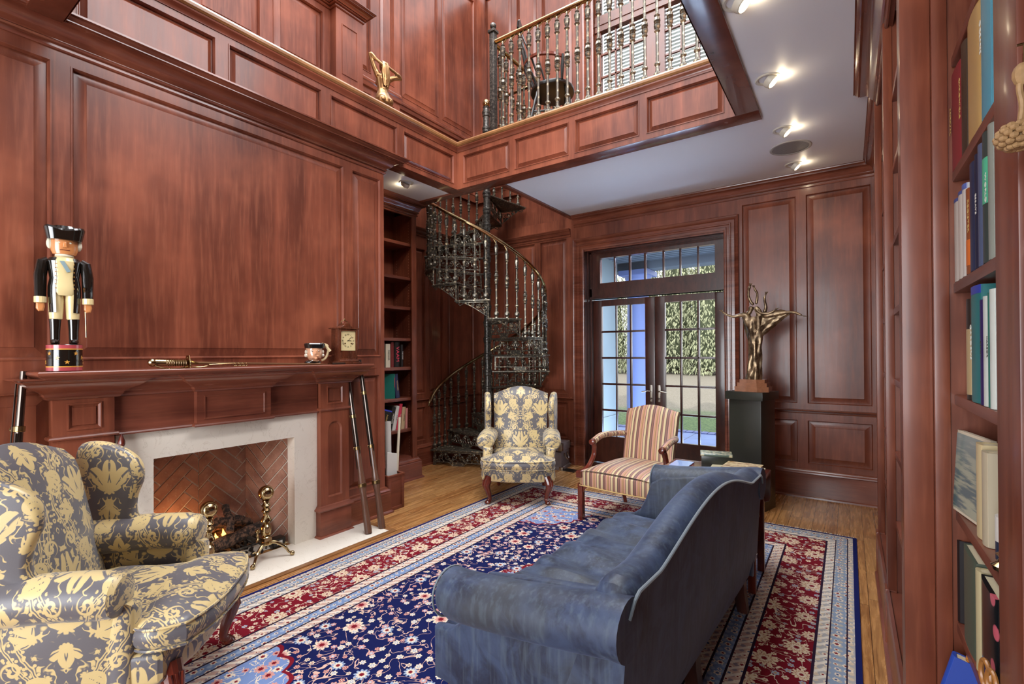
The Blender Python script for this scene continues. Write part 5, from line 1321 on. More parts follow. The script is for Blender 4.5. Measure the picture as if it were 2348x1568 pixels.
TZ = TT+.0115
def book(name, label, M, th_, h, d, col, cat='book', group=None, txt=None, tcol=None, tsz=None, band=None, pages=None, up=False):
    """book local frame: x thickness 0..th, y depth 0..d (spine at y=0), z height"""
    t = thing(name, label, cat, (0, 0, 0), group=group); t.matrix_world = M
    m_ = col if not isinstance(col, str) else solid('cover_'+col.strip('#'), col, .45)
    bm = nb(); c_ = .0025
    box(bm, 0, c_, .002, d, 0, h); box(bm, th_-c_, th_, .002, d, 0, h)
    R_ = [[V((th_/2-cos(a)*th_/2, .004-sin(a)*min(.008, th_*.3), z)) for a in [pi*k/8 for k in range(9)]]+[V((th_-c_, .006, z)), V((c_, .006, z))] for z in (0, h)]
    rings(bm, R_); obj('cover', bm, m_, t)
    bm = nb(); box(bm, c_, th_-c_, .005, d-.004, .003, h-.003); obj('pages', bm, pages or PAGES, t)
    if txt:
        sz = tsz or min(th_*.62, .022)
        # spine text reads top to bottom
        M_ = T(th_/2, -.0052-min(.004, th_*.2), h*.52) @ (Mx(((0, 1, 0, 0), (0, 0, -1, 0), (-1, 0, 0, 0), (0, 0, 0, 1))) if not up else Mx(((1, 0, 0, 0), (0, 0, -1, 0), (0, 1, 0, 0), (0, 0, 0, 1))))
        text('spine_text', txt, sz, M_, tcol or solid('gilt_lettering', '#c8a860', .4), t)
    if band:
        for (z0, z1, bc) in band:
            bm = nb(); rings(bm, [[V((th_/2-cos(a)*(th_/2+.0004), .004-sin(a)*(min(.008, th_*.3)+.0006), z)) for a in [pi*k/8 for k in range(9)]] for z in (z0*h, z1*h)], closed_u=False); obj('spine_label', bm, solid('cover_'+bc.strip('#'), bc, .45), t)
    return t
FLAT = Mx(((0, 0, 1, 0), (1, 0, 0, 0), (0, 1, 0, 0), (0, 0, 0, 1)))   # thickness -> up... overwritten per use
def flat(x, y, z, a): return T(x, y, z) @ RZ(a) @ Mx(((0, 0, 1, 0), (0, 1, 0, 0), (1, 0, 0, 0), (0, 0, 0, 1)))
b1 = book('book', 'thick cream-jacketed book lying flat on the table, lower of the two', flat(-.71, 3.10, TZ, rad(4)), .035, .30, .23, '#b3aa8c', txt='ARTS', tcol=solid('dark_ink', '#2b2a24', .5), tsz=.02)
b2 = book('book', 'flat tan patterned book lying on top of the cream book', flat(-.64, 3.12, TZ+.036, rad(-3)), .028, .20, .19, mat('marbled_cover', lambda: dict(col=mixc(ss(noise(tc('Object'), 30, 4), .4, .6), hx('#c5b48c'), hx('#8a6a44')), rough=.4)))
t = thing('tissue_box', 'dark green tissue box with a patterned lid on the table', 'box', (-.715, 3.35, TZ), rad(14))
bm = nb(); box(bm, -.09, .09, -.065, .065, 0, .085, bev=.004); obj('casing', bm, GREENBLK, t)
LID = mat('patterned_lid', lambda: dict(col=mixc(ss(voro(tc('Object'), 40, 1, 'F1')[0], .2, .5), hx('#b9b090'), hx('#4c5a50')), rough=.3))
bm = nb(); box(bm, -.096, .096, -.071, .071, .085, .098, bev=.003); box(bm, -.05, .05, -.008, .008, .098, .1)
obj('lid', bm, LID, t)
bm = nb(); box(bm, -.06, .06, -.09, .09, 0, .006); t = tag(obj('glass_coaster', bm, solid('pale_blue_glass', '#8fa8d8', .1)), 'pale blue glass tray on the far edge of the table', 'tray'); t.location = (-.93, 3.33, TZ)

# ------------------------------------------------------------------ trunk and floor register
t = thing('trunk', 'small old grey-brown trunk with metal corners behind the wing chair', 'trunk', (-3.06, 5.16, 0), rad(8))
TRK = mat('trunk_leather', lambda: dict(col=mixc(noise(tc('Object'), 12, 4), hx('#4c3f3c'), hx('#7a6c6c')), rough=.5))
bm = nb(); box(bm, -.22, .22, -.14, .14, .0, .22, bev=.004); box(bm, -.24, .24, -.155, .155, 0, .035, bev=.004); bd = obj('body', bm, TRK, t)
bm = nb(); box(bm, -.235, .235, -.152, .152, .225, .315, bev=.006); obj('lid', bm, TRK, t)
bm = nb(); tube(bm, bez([(.232, -.05, .17), (.25, -.04, .13), (.255, 0, .115), (.25, .04, .13), (.232, .05, .17)], 4), .006, 8); box(bm, .22, .232, -.06, -.035, .15, .19); box(bm, .22, .232, .035, .06, .15, .19); obj('handle', bm, CHROME, t)
for x in (-1, 1):
    for y in (-1, 1):
        for z0, z1, ex in ((.23, .318, .018), (0, .04, .022)):
            bm = nb(); cx, cy_ = x*(.236 if z0 else .241), y*(.153 if z0 else .156); box(bm, cx-x*.045, cx+x*.002, cy_-y*.045, cy_+y*.002, z0-.001, z1+.001, bev=.002); obj('corner_guard', bm, CHROME, t)
t = thing('floor_register', 'rectangular metal floor vent beside the trunk', 'vent', (-2.79, 5.10, .0), rad(0))
bm = nb()
for a in ((-.15, .15, -.075, -.06), (-.15, .15, .06, .075), (-.15, -.135, -.075, .075), (.135, .15, -.075, .075)): box(bm, *a, 0, .004)
obj('rim', bm, CHROME, t)
bm = nb(); box(bm, -.135, .135, -.06, .06, 0, .001); obj('shaft', bm, BLACK, t)
bm = nb()
for k in range(14): box(bm, -.13+k*.0195, -.124+k*.0195, -.06, .06, .001, .003)
obj('louvres', bm, STEEL, t)

# ------------------------------------------------------------------ left bookcase
LBZ = [2.646, 2.263, 1.928, 1.579, 1.256, .913, .565]
t = thing('bookcase', 'tall built-in mahogany bookcase between chimney breast and spiral staircase', 'bookcase', (XL, 3.35, 0))
def Pt(o, root=t): o.parent = root; o.matrix_parent_inverse = Mx.Translation(-V(root.location)); return o
xf = -4.04
bm = nb(); box(bm, XL, XL+.02, YC, 3.84, 0, 3.0); Pt(obj('back_panel', bm, MAHV))
bm = nb(); box(bm, XL, xf, 3.82, 3.86, 0, 3.0); box(bm, XL, xf, YC+.005, YC+.03, 0, 3.0)
for x in (-4.30, -4.10):
    for z in [.3+.032*k for k in range(82)]: box(bm, x-.003, x+.003, 3.8195, 3.8185, z-.003, z+.003, mi=1)
Pt(obj('side_panel', bm, [MAHV, solid('peg_hole', '#b98a70', .6)]))
bm = nb(); box(bm, xf, xf+.02, 3.795, 3.865, 0, 3.0, bev=.002); box(bm, xf, xf+.02, YC+.005, YC+.08, 0, 3.0); box(bm, xf, xf+.02, YC+.08, 3.795, 2.94, 3.02); Pt(obj('face_frame', bm, MAHV))
bm = nb(); mould(bm, [(xf+.02, YC, CZ), (xf+.02, 3.865, CZ), (XL, 3.865, CZ)], Z3, CROWN(.10, .15), flip=True); Pt(obj('crown', bm, MAHC))
bm = nb(); box(bm, XL, xf+.03, YC+.005, 3.875, 0, .235); mould(bm, [(xf+.02, YC, 0), (xf+.02, 3.865, 0), (XL, 3.865, 0)], Z3, BASEP, flip=True); box(bm, XL, xf, YC, 3.82, .235, .25); Pt(obj('plinth', bm, MAHH))
for z in LBZ: bm = nb(); box(bm, XL+.02, xf-.015, YC+.03, 3.82, z-.034, z, bev=.002); Pt(obj('shelf', bm, MAHH))
def lb(y, z, rz=0, lean=0, x=-4.09): return T(x, y, z) @ RZ(pi/2+rz) @ RY(lean)
G = solid('gilt_lettering', '#c8a860', .4); WL = solid('white_lettering', '#dcd8cc', .5); RL = solid('red_lettering', '#d8455a', .5); DK = solid('dark_ink', '#2b2a24', .5)
z = LBZ[4]
book('book', 'thin cream book at the left end of the upper book shelf by the chimney breast', lb(3.175, z), .055, .20, .2, '#c6bda0', txt='NOTES', tcol=DK, tsz=.016)
book('book', 'dark grey book left of the brown oval-titled book', lb(3.245, z), .075, .245, .2, '#4b4d4c', txt='HISTORY', tsz=.02)
b = book('book', 'brown face-out book with an oval panel on the upper book shelf', lb(3.335, z, 0, 0), .13, .265, .03, '#2a1c16')
bm = nb(); slab(bm, [(.050*cos(a), .115*sin(a)) for a in [2*pi*k/28 for k in range(28)]], .003, .001, T(.065, -.009, .13) @ RX(pi/2)); obj('oval_panel', bm, solid('ochre_panel', '#9c7434', .4), b)
for i, (s, zz) in enumerate((('ROBERT', .205), ('E', .178), ('LEE', .150), ('THE MAN AND', .12), ('THE SOLDIER', .105))): text('title', s, (.026, .022, .026, .012, .012)[i], T(.065, -.0125, zz) @ Mx(((1, 0, 0, 0), (0, 0, -1, 0), (0, 1, 0, 0), (0, 0, 0, 1))), DK, b)
book('book', 'cream book with black lettering right of the brown oval book', lb(3.480, z), .06, .255, .2, '#cfc6ac', txt='MEMOIR', tcol=DK, tsz=.03)
book('book', 'slim dark red book in the upper book row by the staircase', lb(3.550, z), .04, .275, .2, '#6e2420')
book('book', 'black book with large red letters down its spine', lb(3.598, z), .075, .275, .2, '#17120f', txt='VAAM', tcol=RL, tsz=.062)
book('book', 'slim black book with white letters at the right end of its row', lb(3.690, z, 0, .0), .035, .25, .2, '#1b1512', txt='THE VOW', tcol=WL, tsz=.02)
z = LBZ[5]
b = book('book', 'large teal book standing angled with its front cover showing', lb(3.585, z, rad(48), 0, -4.075), .07, .27, .20, '#0f6a5c', band=[(.45, .85, '#b0474a')], txt='BEING THE STORY', tcol=WL, tsz=.013)
book('book', 'navy book leaning against the teal book', lb(3.62, z, 0, rad(-7)), .055, .265, .2, '#262a4c', txt='VOYAGES', tsz=.025)
z = LBZ[6]
book('book', 'wide black book with blue top leaning on the lowest filled shelf', lb(3.36, z, 0, rad(16), -4.08), .13, .26, .20, '#16130f', txt='PAINTINGS', tsz=.03, band=[(.94, 1.0, '#2b3bb0')])
book('book', 'black book with white title leaning beside the wide black book', lb(3.50, z, 0, rad(15)), .05, .27, .2, '#1d1a1a', txt='HONOR', tcol=WL, tsz=.03)
book('book', 'white book leaning in the lowest book row', lb(3.565, z, 0, rad(13)), .045, .275, .2, '#c9c6bf', txt='ATLAS', tcol=DK, tsz=.02)
book('book', 'bright pink-red book leaning in the lowest book row', lb(3.62, z, 0, rad(10)), .045, .29, .2, '#c4304a', txt='TALES', tcol=WL, tsz=.02)
book('book', 'tan book near the right end of the lowest book row', lb(3.69, z, 0, rad(5)), .05, .245, .2, '#b49c78', txt='LETTERS', tcol=DK, tsz=.02)
book('book', 'slim rose and white book at the right end of the lowest book row', lb(3.755, z, 0, rad(2)), .03, .225, .2, '#c08078')
bm = nb(); P_ = []
for i in range(9):
    s = i/8; P_.append([V(((.006+.03*sin(pi*s)**.8*(1+.2*cos(5*a)))*cos(a), -.05+.11*s, max(0, .012+(.004+.02*sin(pi*s))*sin(a)))) for a in [2*pi*k/14 for k in range(14)]])
rings(bm, P_); o = tag(obj('seashell', bm, solid('shell_white', '#d8ccb4', .5)), 'small cream seashell on the shelf above the books', 'shell'); o.location = (-4.10, 3.36, LBZ[3]+.001)
bm = nb(); tube(bm, [(0, -.04, .03), (0, .05, .035)], [.014, .006], 10); ball(bm, (0, -.04, .03), .03, 10, s=(1, 1, .9)); o = tag(obj('small_carving', bm, CREAMP), 'small pale carved figure at the left of the seashell', 'ornament'); o.location = (-4.20, 3.18, LBZ[3]+.004)

# waste bin with rolled papers
t = thing('waste_bin', 'tapered mahogany wood bin holding rolled papers beside the chimney breast', 'bin', (-3.50, 2.962, 0))
bm = nb()
def tb(z): k = .015*(z/.31); return (-.135-k, .14+k, -.085-k, .085+k)
for (z0, z1) in ((0, .31),):
    a, b = tb(z0), tb(z1)
    for (p, q) in (((0, 2), (1, 2)), ((1, 2), (1, 3)), ((1, 3), (0, 3)), ((0, 3), (0, 2))):
        v = [bm.verts.new((a[p[0]], a[p[1]], z0)), bm.verts.new((a[q[0]], a[q[1]], z0)), bm.verts.new((b[q[0]], b[q[1]], z1)), bm.verts.new((b[p[0]], b[p[1]], z1))]; face(bm, v)
        v = [bm.verts.new((a[p[0]]*.9, a[p[1]]*.9, z0)), bm.verts.new((a[q[0]]*.9, a[q[1]]*.9, z0)), bm.verts.new((b[q[0]]*.9, b[q[1]]*.9, z1)), bm.verts.new((b[p[0]]*.9, b[p[1]]*.9, z1))]; face(bm, v)
box(bm, -.12, .12, -.075, .075, 0, .01)
obj('body', bm, MAHH, t)
bm = nb()
for y0_, y1_, z0, z1 in ((-.088, -.060, .0, .305), (.060, .088, .0, .305), (-.06, .06, .0, .03), (-.06, .06, .265, .305)): box(bm, .142, .155, y0_, y1_, z0, z1, bev=.002)
for s in (-1, 1): box(bm, -.155, .157, s*.09-.008, s*.09+.008, .300, .318, bev=.003)
box(bm, .140, .158, -.095, .095, .300, .318, bev=.003); box(bm, -.158, -.140, -.095, .095, .300, .318, bev=.003)
obj('panel_frame', bm, MAHH, t)
def roll(label, base, top, r, spiral=True, m=PAPER):
    b_, p = V(base), V(top); L_ = (p-b_).length; bm = nb()
    P_ = [(r*(1-.05*a)*cos(a*1.0), r*(1-.05*a)*sin(a*1.0)) for a in [i*.35 for i in range(36)]]
    rings(bm, [[V((x, y, z)) for x, y in P_] for z in (0, L_)], closed_u=False)
    o = tag(obj('paper_roll', bm, m), label, 'rolled paper', 'rolled papers in the wood bin'); o.location = b_; o.rotation_mode = 'QUATERNION'; o.rotation_quaternion = (p-b_).to_track_quat('Z', 'Y')
roll('widest upright white paper roll in the middle of the wood bin', (-3.46, 2.975, .015), (-3.49, 2.99, .78), .030)
roll('upright cream paper roll behind the widest one in the wood bin', (-3.56, 2.93, .015), (-3.60, 2.945, .80), .026, m=CREAMP)
roll('slender paper roll leaning to the right in the wood bin', (-3.42, 3.01, .015), (-3.50, 3.14, .80), .014, m=CREAMP)
roll('thin upright paper roll at the left edge of the wood bin', (-3.55, 2.915, .015), (-3.56, 2.895, .70), .016)
bm = nb(); slab(bm, [(-.065, 0), (.055, 0), (.07, .47), (-.045, .50)], .014, .005, T(-3.40, 2.945, .02) @ RZ(pi/2) @ RX(pi/2-.02)); tag(obj('paper_packet', bm, PAPER), 'flat wide white paper packet standing at the front of the wood bin', 'paper')

# ------------------------------------------------------------------ right shelving
t = thing('breakfront_bookcase', 'tall built-in mahogany breakfront shelving along the right wall', 'bookcase', (.55, 2.6, 0))
pr = lambda o: Pt(o, t)
RZs = [2.61, 2.27, 1.93, 1.60, 1.27, .93, .60]
def unit(x0, ya, yb, xbk=.56, crown=True, zt=2.94, cap=True):
    bm = nb(); box(bm, xbk, xbk+.02, ya, yb, .26, CZ-.02); pr(obj('back_panel', bm, MAHV))
    bm = nb(); box(bm, x0-.015, xbk+.02, ya, yb, 0, .262); mould(bm, [(x0-.015, ya, 0), (x0-.015, yb, 0)], Z3, [(0, 0), (.024, 0), (.022, .014), (.010, .02), (.008, .235), (.014, .245), (.010, .262), (.0, .275)]); pr(obj('plinth', bm, MAHH))
    bm = nb(); box(bm, x0, x0+.02, ya, yb, zt, CZ-.02); pr(obj('frieze', bm, MAHH))
    for z in RZs:
        bm = nb(); box(bm, x0+.012, xbk, ya+.01, yb-.01, z-.03, z, bev=.004); pr(obj('shelf', bm, MAHH))
unit(.165, 2.02, 3.80); unit(.245, .6, 1.93)
bm = nb(); mould(bm, [(.165, 1.93, 3.108), (.165, 3.79, 3.108), (.22, 3.79, 3.108)], Z3, CROWN(.125, .175)); pr(obj('crown', bm, MAHC))
bm = nb(); mould(bm, [(.245, .5, 3.108), (.245, 1.93, 3.108)], Z3, CROWN(.12, .175)); pr(obj('crown', bm, MAHC))
def stile(xa, xb, ya, yb, lab='pilaster'):
    bm = nb(); box(bm, xa, xb, ya, yb, .26, CZ-.1, bev=.003); box(bm, xb-.01, .56, ya+.008, yb-.008, .26, CZ-.1); box(bm, xa-.01, xb, ya-.004, yb+.004, 0, .27, bev=.003); pr(obj(lab, bm, MAHV))
stile(.145, .18, 3.775, 3.84); stile(.145, .18, 2.895, 2.965); stile(.139, .212, 1.94, 2.035)
bm = nb(); box(bm, .212, .248, 1.915, 1.95, .26, CZ-.1, bev=.003); box(bm, .248, .56, 1.925, 1.94, .26, CZ-.1); pr(obj('side_panel', bm, MAHV))
stile(.250, .272, 1.22, 1.385); 

def rb(px, z, x=.262, lean=0, rz=0):
    a = atan2(px-1174, 1103.6)-YAW; y = x/math.tan(a)
    return T(x, y, z+.001) @ RZ(-pi/2+rz) @ RY(lean)     # local x -> -Y (towards camera), local y -> +X
def wdt(p0, p1, x=.262):
    f_ = lambda p: x/math.tan(atan2(p-1174, 1103.6)-YAW); return (f_(p0)-f_(p1))*.97
def rbk(p0, p1, z, h, col, label, d=.2, x=.262, **k): return book('book', label, rb(p0, z, x, k.pop('lean', 0)), max(.012, wdt(p0, p1, x)), h, d, col, **k)
z = 1.93
rbk(2180, 2210, z, .285, '#8a2e34', 'deep red book on the high shelf at the right edge of the photo', txt='ANNUAL', tsz=.02)
rbk(2211, 2222, z, .30, '#3a2a1c', 'dark brown book with gilt spine between red and tan books', txt='CHRONICLE', tsz=.02)
rbk(2224, 2254, z, .335, '#b9975c', 'large tan book on the high right-hand shelf')
rbk(2256, 2280, z, .36, '#4f96ac', 'tall light blue book at the right end of the high shelf', txt='OCEANS', tcol=WL, tsz=.02)
z = 1.60
rbk(2192, 2201, z, .24, '#b9b4ac', 'first slim white volume from the left, blue-topped, second shelf down', band=[(.96, 1.0, '#43538f')])
rbk(2202, 2210, z, .245, '#c0bab2', 'second slim white volume from the left on the second shelf down', band=[(.96, 1.0, '#43538f')])
rbk(2211, 2219, z, .25, '#c6c3be', 'slim white volume next to the orange-brown book', band=[(.94, 1.0, '#5566a8')])
rbk(2220, 2227, z, .225, '#8a4a28', 'orange-brown book beside the slim white volumes', band=[(.1, .4, '#c8682c')])
rbk(2228, 2240, z, .275, '#202a4a', 'navy book with gold bands on the second shelf down', txt='REGISTER', tsz=.02)
rbk(2241, 2247, z, .28, '#1d2038', 'thin dark navy book beside the gold-banded one')
rbk(2248, 2257, z, .29, '#4e5a78', 'blue-grey book on the second shelf down', txt='ESSAYS', tcol=WL, tsz=.016)
rbk(2258, 2270, z, .30, '#34403c', 'dark green book with a mint green label', band=[(.45, .80, '#4fb890')])
rbk(2271, 2282, z, .31, '#8e958c', 'pale grey-green book at the right end of the second shelf', txt='WORLD', tcol=WL, tsz=.018)
z = 1.27
rbk(2218, 2226, z, .265, '#2a211c', 'black and tan book at the left of the third shelf down', band=[(.05, .7, '#a8926c')])
rbk(2227, 2249, z, .29, '#12696a', 'thick teal book on the third shelf down', txt='GARDENS', tcol=WL, tsz=.02, band=[(.93, 1.0, '#2a3aa0')])
rbk(2250, 2256, z, .25, '#2a1850', 'thin purple book beside the thick teal book')
rbk(2257, 2265, z, .255, '#bfc6c0', 'white book right of the purple book', txt='COAST', tcol=DK, tsz=.012)
rbk(2266, 2271, z, .26, '#20685c', 'thin green book between two white books')
rbk(2272, 2281, z, .265, '#c8cfc8', 'white book at the right end of the third shelf', txt='HARBOR', tcol=DK, tsz=.012)
z = .93
SEA = mat('seascape_print', lambda: (lambda v, g: dict(col=mixc(ss(sep(v)[2], 1.02, 1.20), mixc(ss(noise(mapv(v, (8, 8, 60)), 1.0, 4), .45, .6), hx('#5c7074'), hx('#a2a894')), hx('#8f9c98')), rough=.2))(tc('Object'), 0))
t = thing('framed_seascape', 'small unframed seascape picture leaning at the front of a right-hand shelf', 'picture', (0, 0, 0))
M_ = T(.250, 1.935, z+.002) @ RZ(-pi/2+rad(10)) @ RX(rad(-3))
bm = nb(); box(bm, 0, .215, 0, .012, 0, .235, M_); obj('board', bm, CREAMP, t)
bm = nb(); box(bm, .008, .207, -.001, 0, .008, .227, M_); obj('print', bm, SEA, t)
rbk(2236, 2248, z, .235, '#c4b288', 'thick cream book right of the seascape', x=.268); rbk(2249, 2260, z, .225, '#b4a88e', 'pale beige book beside the thick cream book', x=.268)
t = thing('blue_mug', 'dark blue and white mug on the shelf beside the cream books', 'mug', (.30, 1.50, z+.001))
bm = nb(); lathe(bm, [(.03, 0), (.034, .004), (.034, .07), (.031, .07), (.03, .01)], 20); q = obj('cup', bm, solid('mug_blue', '#2a3348', .3), t)
bm = nb(); lathe(bm, [(.0345, .045), (.0345, .10), (.0315, .10)], 20); obj('rim_band', bm, PAPER, t)
bm = nb(); lathe(bm, [(.0, 0), (.018, .002), (.022, .012), (.012, .02), (.008, .028), (.014, .036), (.0, .044)], 16); o = tag(obj('brass_bell', bm, BRASS), 'small brass bell in front of the mug', 'bell'); o.location = (.268, 1.435, z+.001)
z = .60
rbk(2186, 2194, z, .24, '#201a1c', 'black book with red spine writing on the fifth shelf down', txt='MYSTERY', tcol=RL, tsz=.014)
rbk(2203, 2232, z, .255, '#4e584a', 'wide glossy grey-green book on the fifth shelf down')
rbk(2233, 2240, z, .25, '#b8ab84', 'cream book between grey-green and floral books')
FLOR = mat('floral_cover', lambda: (lambda r: dict(col=mixc(ss(r[0], .22, .30), mixc(sep(r[1])[0].gt(.5), hx('#c8606e'), hx('#4a8ab8')), hx('#15191c')), rough=.25))(voro(tc('Object'), 16, 1, 'F1', '3D')))
rbk(2242, 2282, z, .25, FLOR, 'dark floral book at the right end of the fifth shelf')
t = thing('scissors', 'scissors with orange-brown loop handles before the floral book', 'scissors', (.243, 1.44, z+.06), rot=(rad(90), 0, rad(-80)))
for k, s in enumerate((-1, 1)):
    bm = nb(); tube(bm, [(s*.02+.022*cos(a), .03+.030*sin(a), s*.002) for a in [2*pi*i/18 for i in range(18)]], .005, 8, closed=True); h_ = obj('handle', bm, solid('amber_plastic', '#a06a34', .3), t)
    bm = nb(); tube(bm, [(s*.006, 0, s*.001), (-s*.004, -.045, s*.001)], [.005, .002], 4); obj('blade', bm, STEEL, h_)
# books leaning at the foot of the near bay
book('book', 'bright blue book leaning low at the foot of the right shelving', T(.175, 1.86, .28) @ RZ(rad(-95)) @ RX(rad(-14)), .035, .27, .12, '#2b4aa8')
book('book', 'marbled orange book leaning behind the blue one near the floor', T(.215, 1.86, .28) @ RZ(rad(-95)) @ RX(rad(-12)), .03, .29, .12, mat('orange_marbled', lambda: dict(col=mixc(ss(noise(tc('Object'), 40, 4, .6, 2), .4, .6), hx('#c47a28'), hx('#4a2a18')), rough=.4)))
book('book', 'cream cloth book leaning third behind the marbled one', T(.250, 1.80, .28) @ RZ(rad(-95)) @ RX(rad(-12)), .025, .31, .12, '#c9b484')
bm = nb(); box(bm, -.03, .03, -.05, .05, 0, .05, bev=.004); box(bm, -.036, .036, -.056, .056, .05, .058, bev=.002); o = tag(obj('brass_box', bm, BRASSD), 'small brass box on the low ledge of the right shelving', 'box'); o.location = (.19, 2.13, .277)
# pine cone ornament hanging from the near stile
t = thing('pine_cone_ornament', 'carved pine cone hanging by a stem from the near bookcase stile', 'ornament', (.230, 1.11, 1.745))
PC = mat('pine_cone', lambda: dict(col=mixc(noise(tc('Object'), 60, 3), hx('#7a5a38'), hx('#c4a070')), rough=.55))
bm = nb()
for r_ in range(6):
    for k in range(11):
        a = 2*pi*(k+.5*(r_ % 2))/11; z_ = .018-.0065*r_; R0_ = (.018, .023, .0255, .025, .021, .013)[r_]
        ball(bm, ((R0_)*cos(a), R0_*sin(a), z_), .0066, 7, s=(1, 1, .8))
ball(bm, (0, 0, .002), .021, 12); obj('cone', bm, PC, t)
bm = nb(); tube(bm, bez([(0, 0, .015), (.004, 0, .05), (.0, -.004, .08), (.006, 0, .11)], 5), .0045, 8); ball(bm, (.004, -.002, .10), .013, 10, s=(1, 1, 1.5)); obj('stem', bm, PC, t)
bm = nb(); tube(bm, [(.006, 0, .10), (.006, 0, .15)], .001, 5); tube(bm, [(.02, 0, .15), (-.002, 0, .15)], .002, 6); obj('hanger', bm, BRASSD, t)

# ------------------------------------------------------------------ ceiling fittings
WTR = solid('white_trim_enamel', '#cfc8b8', .35); LENS = mat('lamp_lens', col=(1, .93, .8), rough=.4, emi=(1, .86, .62, 1), ems=9.0)
def eyeball(x, y, dx, label):
    t = thing('recessed_light', label, 'ceiling light', (x, y, CZ), 0, 'adjustable recessed ceiling lights')
    s = 1 if dx > 0 else -1
    bm = nb(); rings(bm, [[V((r*cos(2*pi*k/32), r*sin(2*pi*k/32), z)) for k in range(32)] for r, z in ((.072, 0), (.072, -.004), (.066, -.008), (.054, -.006), (.050, .0))], cap0=False, cap1=False); obj('trim_ring', bm, WTR, t)
    M_ = T(s*.006, 0, -.006) @ RY(-s*rad(42))
    bm = nb(); lathe(bm, [(.043, .0), (.044, -.012), (.040, -.034), (.034, -.038), (.031, -.034), (.031, -.02)], 24, M_); obj('eyeball', bm, WTR, t)
    bm = nb(); lathe(bm, [(.0305, -.030), (.0305, -.033)], 24, M_); obj('lens', bm, LENS, t)
    light('recessed_spot', 'SPOT', (x+s*.030, y, CZ-.045), 7, (1, .84, .62), aim=(x+s*.9, y, CZ-1.5), spot_size=rad(100), spot_blend=.7, shadow_soft_size=.03)
    light('recessed_spill', 'POINT', (x+s*.075, y+.01, CZ-.038), .55, (1, .82, .55), shadow_soft_size=.02)
eyeball(-.43, 2.552, 1, 'recessed eyeball light cut by the top edge of the photo'); eyeball(-.40, 3.388, 1, 'recessed eyeball light second from the top edge, beside the opening')
eyeball(-.40, 4.233, 1, 'recessed eyeball light just above the round ceiling speaker'); eyeball(-.395, 5.071, 1, 'recessed eyeball light nearest the back wall, below the speaker')
eyeball(-3.60, 3.33, -1, 'recessed eyeball light over the left bookcase')
t = thing('ceiling_speaker', 'round flush grey ceiling speaker between two recessed lights', 'speaker', (-.385, 4.64, CZ))
bm = nb(); rings(bm, [[V((r*cos(2*pi*k/40), r*sin(2*pi*k/40), z)) for k in range(40)] for r, z in ((.155, 0), (.155, -.004), (.150, -.007), (.135, -.006), (.134, 0))], cap0=False, cap1=False); obj('rim', bm, solid('speaker_rim', '#a8a19a', .5), t)
bm = nb(); lathe(bm, [(.134, -.001), (.134, -.004)], 40); obj('grille', bm, mat('speaker_grille', lambda: dict(col=mixc(ss(voro(tc('Object'), 220, 0)[0], .2, .4), hx('#5c5854'), hx('#8f8a84')), rough=.6)), t)

# ------------------------------------------------------------------ garden outside the doors
STUC = mat('pale_render', lambda: dict(col=mixc(noise(tc('Object'), 3, 3), hx('#6b7676'), hx('#768082')), rough=.8))
COLB = solid('column_paint', '#5b668c', .6)
def slatefn():
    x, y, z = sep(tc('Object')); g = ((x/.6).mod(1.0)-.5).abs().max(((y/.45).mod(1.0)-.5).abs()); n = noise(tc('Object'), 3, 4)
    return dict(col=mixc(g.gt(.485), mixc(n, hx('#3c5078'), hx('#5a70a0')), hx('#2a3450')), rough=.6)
bm = nb(); box(bm, -9, 2, 5.72, 9.55, -.35, -.15); tag(obj('patio', bm, mat('bluestone_paving', slatefn)), 'bluestone patio outside the garden doors', 'patio', kind='structure')
bm = nb()
for k in range(70): box(bm, -8+k*.135, -8+k*.135+.12, 9.56, 9.80, -.34, -.135, bev=.01)
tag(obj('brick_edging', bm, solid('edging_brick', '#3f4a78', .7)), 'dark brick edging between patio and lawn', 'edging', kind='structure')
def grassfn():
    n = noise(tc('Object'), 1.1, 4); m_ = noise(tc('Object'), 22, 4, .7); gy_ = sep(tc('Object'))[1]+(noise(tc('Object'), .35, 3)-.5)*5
    return dict(col=mixc(ss(gy_, 11.5, 14), mixc(ss(m_, .35, .65), hx('#2e4426'), hx('#566b3c')), mixc(ss(m_, .35, .65), mixc(n, hx('#565043'), hx('#665f50')), hx('#7b7366'))), rough=1, nor=bump(m_, .8, .05))  # darker green near the patio paints in house shade; tan beyond reads sunlit
bm = nb(); quad(bm, (-60, 9.8, -.17), (90, 0, 0), (0, 80, 0)); tag(obj('lawn', bm, mat('lawn_grass_painted_shade', grassfn)), 'winter lawn, house shade painted in as darker green near the patio', 'lawn', kind='stuff')
bm = nb(); box(bm, -3.6, -3.32, 5.72, 8.0, -.2, 3.2); box(bm, -3.62, -3.30, 5.72, 8.0, -.2, -.02); box(bm, -3.62, -3.31, 5.72, 8.0, .30, .33)
tag(obj('wall_porch', bm, STUC), 'pale rendered side wall of the porch', 'wall', kind='structure')
bm = nb(); box(bm, -9, 2, 5.72, 8.15, 2.98, 3.05)
for k in range(18): box(bm, -9, 2, 5.75+k*.135, 5.75+k*.135+.012, 2.972, 2.98)
box(bm, -9, 2, 8.12, 8.45, 2.84, 3.25, bev=.01); tag(obj('porch_soffit', bm, solid('soffit_paint', '#4f565c', .6)), 'painted board ceiling and beam of the porch', 'porch', kind='structure')
t = thing('porch_column', 'smooth round blue-grey porch column left of the garden doors', 'column', (-3.05, 8.28, -.15))
bm = nb(); lathe(bm, [(.215, .12), (.21, .3), (.205, 1.2), (.18, 2.8), (.18, 2.86)], 32); obj('shaft', bm, COLB, t)
bm = nb(); box(bm, -.27, .27, -.27, .27, 0, .06); lathe(bm, [(.26, .06), (.27, .09), (.25, .12), (.22, .14)], 32); obj('base', bm, COLB, t)
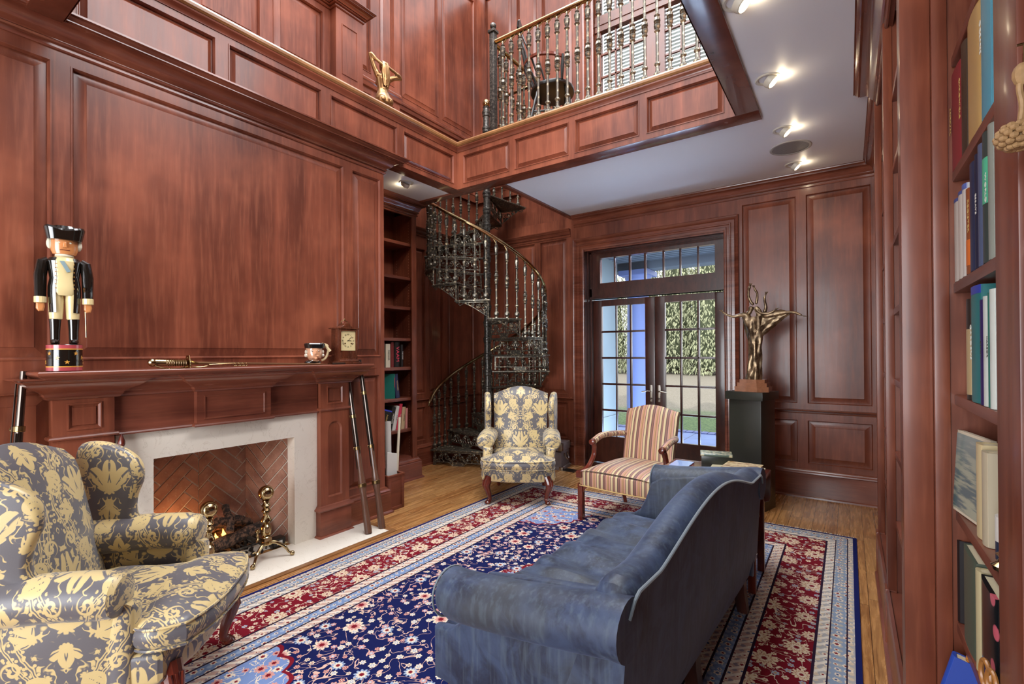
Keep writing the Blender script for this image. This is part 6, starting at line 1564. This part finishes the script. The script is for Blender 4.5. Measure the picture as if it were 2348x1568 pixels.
bm = nb(); lathe(bm, [(.18, 2.80), (.22, 2.84), (.24, 2.90)], 32); box(bm, -.26, .26, -.26, .26, 2.90, 2.985); obj('capital', bm, COLB, t)
bm = nb(); ball(bm, (0, 0, .06), .10, 14, s=(1, .7, .6)); o = tag(obj('garden_stone', bm, solid('stone_mauve', '#8a7684', .8)), 'small mauve rounded stone on the patio by the porch wall', 'stone'); o.location = (-3.14, 7.55, -.152)
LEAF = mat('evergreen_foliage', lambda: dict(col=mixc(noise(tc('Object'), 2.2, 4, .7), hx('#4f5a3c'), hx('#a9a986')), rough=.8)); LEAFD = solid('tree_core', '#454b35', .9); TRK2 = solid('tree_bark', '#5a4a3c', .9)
def tree(x, y, h, r, seed, label, m=LEAF):
    rnd = random.Random(seed); t = thing('evergreen_tree', label, 'tree', (x, y, -.17), group='evergreens beyond the lawn')
    bm = nb(); lathe(bm, [(.22, 0), (.16, h*.5), (.03, h*.95)], 8); obj('trunk', bm, TRK2, t)
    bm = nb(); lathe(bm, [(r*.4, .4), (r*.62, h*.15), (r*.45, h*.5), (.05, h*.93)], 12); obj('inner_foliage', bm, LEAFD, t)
    bm = nb()
    for k in range(5200):
        z_ = h*(rnd.random()**1.2)*.97+.15; rr_ = r*(1-(z_/h)**2.2)**.6*rnd.uniform(.7, 1.05)+.1; a = rnd.uniform(0, 2*pi); s = rnd.uniform(.07, .20)
        c_ = V((rr_*cos(a), rr_*sin(a), z_)); d1 = V((cos(a)*.4+rnd.uniform(-.5, .5), sin(a)*.4+rnd.uniform(-.5, .5), -1)).normalized(); d2 = V((-sin(a), cos(a), rnd.uniform(-.5, .5))).normalized()
        face(bm, [bm.verts.new(c_+d2*s*.28), bm.verts.new(c_+d1*s*1.3), bm.verts.new(c_-d2*s*.28), bm.verts.new(c_-d1*s*.5)])
    f_ = obj('foliage', bm, m, t); f_['kind'] = 'stuff'
LEAF2 = mat('bluish_foliage', lambda: dict(col=mixc(noise(tc('Object'), 2.2, 4, .7), hx('#57603f'), hx('#b4b493')), rough=.8))
for i, (x, y, h, r, lab, m_) in enumerate(((-15.6, 36, 11, 1.9, 'evergreen leftmost of those seen, beside the porch column', LEAF2), (-12.6, 35, 10, 1.7, 'evergreen seen through the gap between the two door leaves', LEAF), (-10.3, 36.5, 12, 1.8, 'tall evergreen seen through the right door leaf at its left edge', LEAF2), (-8.0, 35, 11, 1.7, 'broad evergreen seen through the middle of the right door leaf', LEAF), (-5.6, 36, 12, 1.8, 'evergreen seen at the right edge of the right door leaf', LEAF2), (-18.6, 37, 11, 1.8, 'evergreen mostly hidden behind the porch column', LEAF), (-11.8, 40.0, 13, 2.0, 'evergreen in the back row between the two tallest', LEAF2), (-6.6, 40.5, 13, 2.0, 'evergreen in the back row at the far right', LEAF), (-14.4, 40.5, 14, 2.3, 'taller evergreen rising behind the front trees on the left', LEAF), (-9.2, 40.5, 14, 2.3, 'taller evergreen rising behind the front trees on the right', LEAF))): tree(x, y, h, r, i+11, lab, m_)
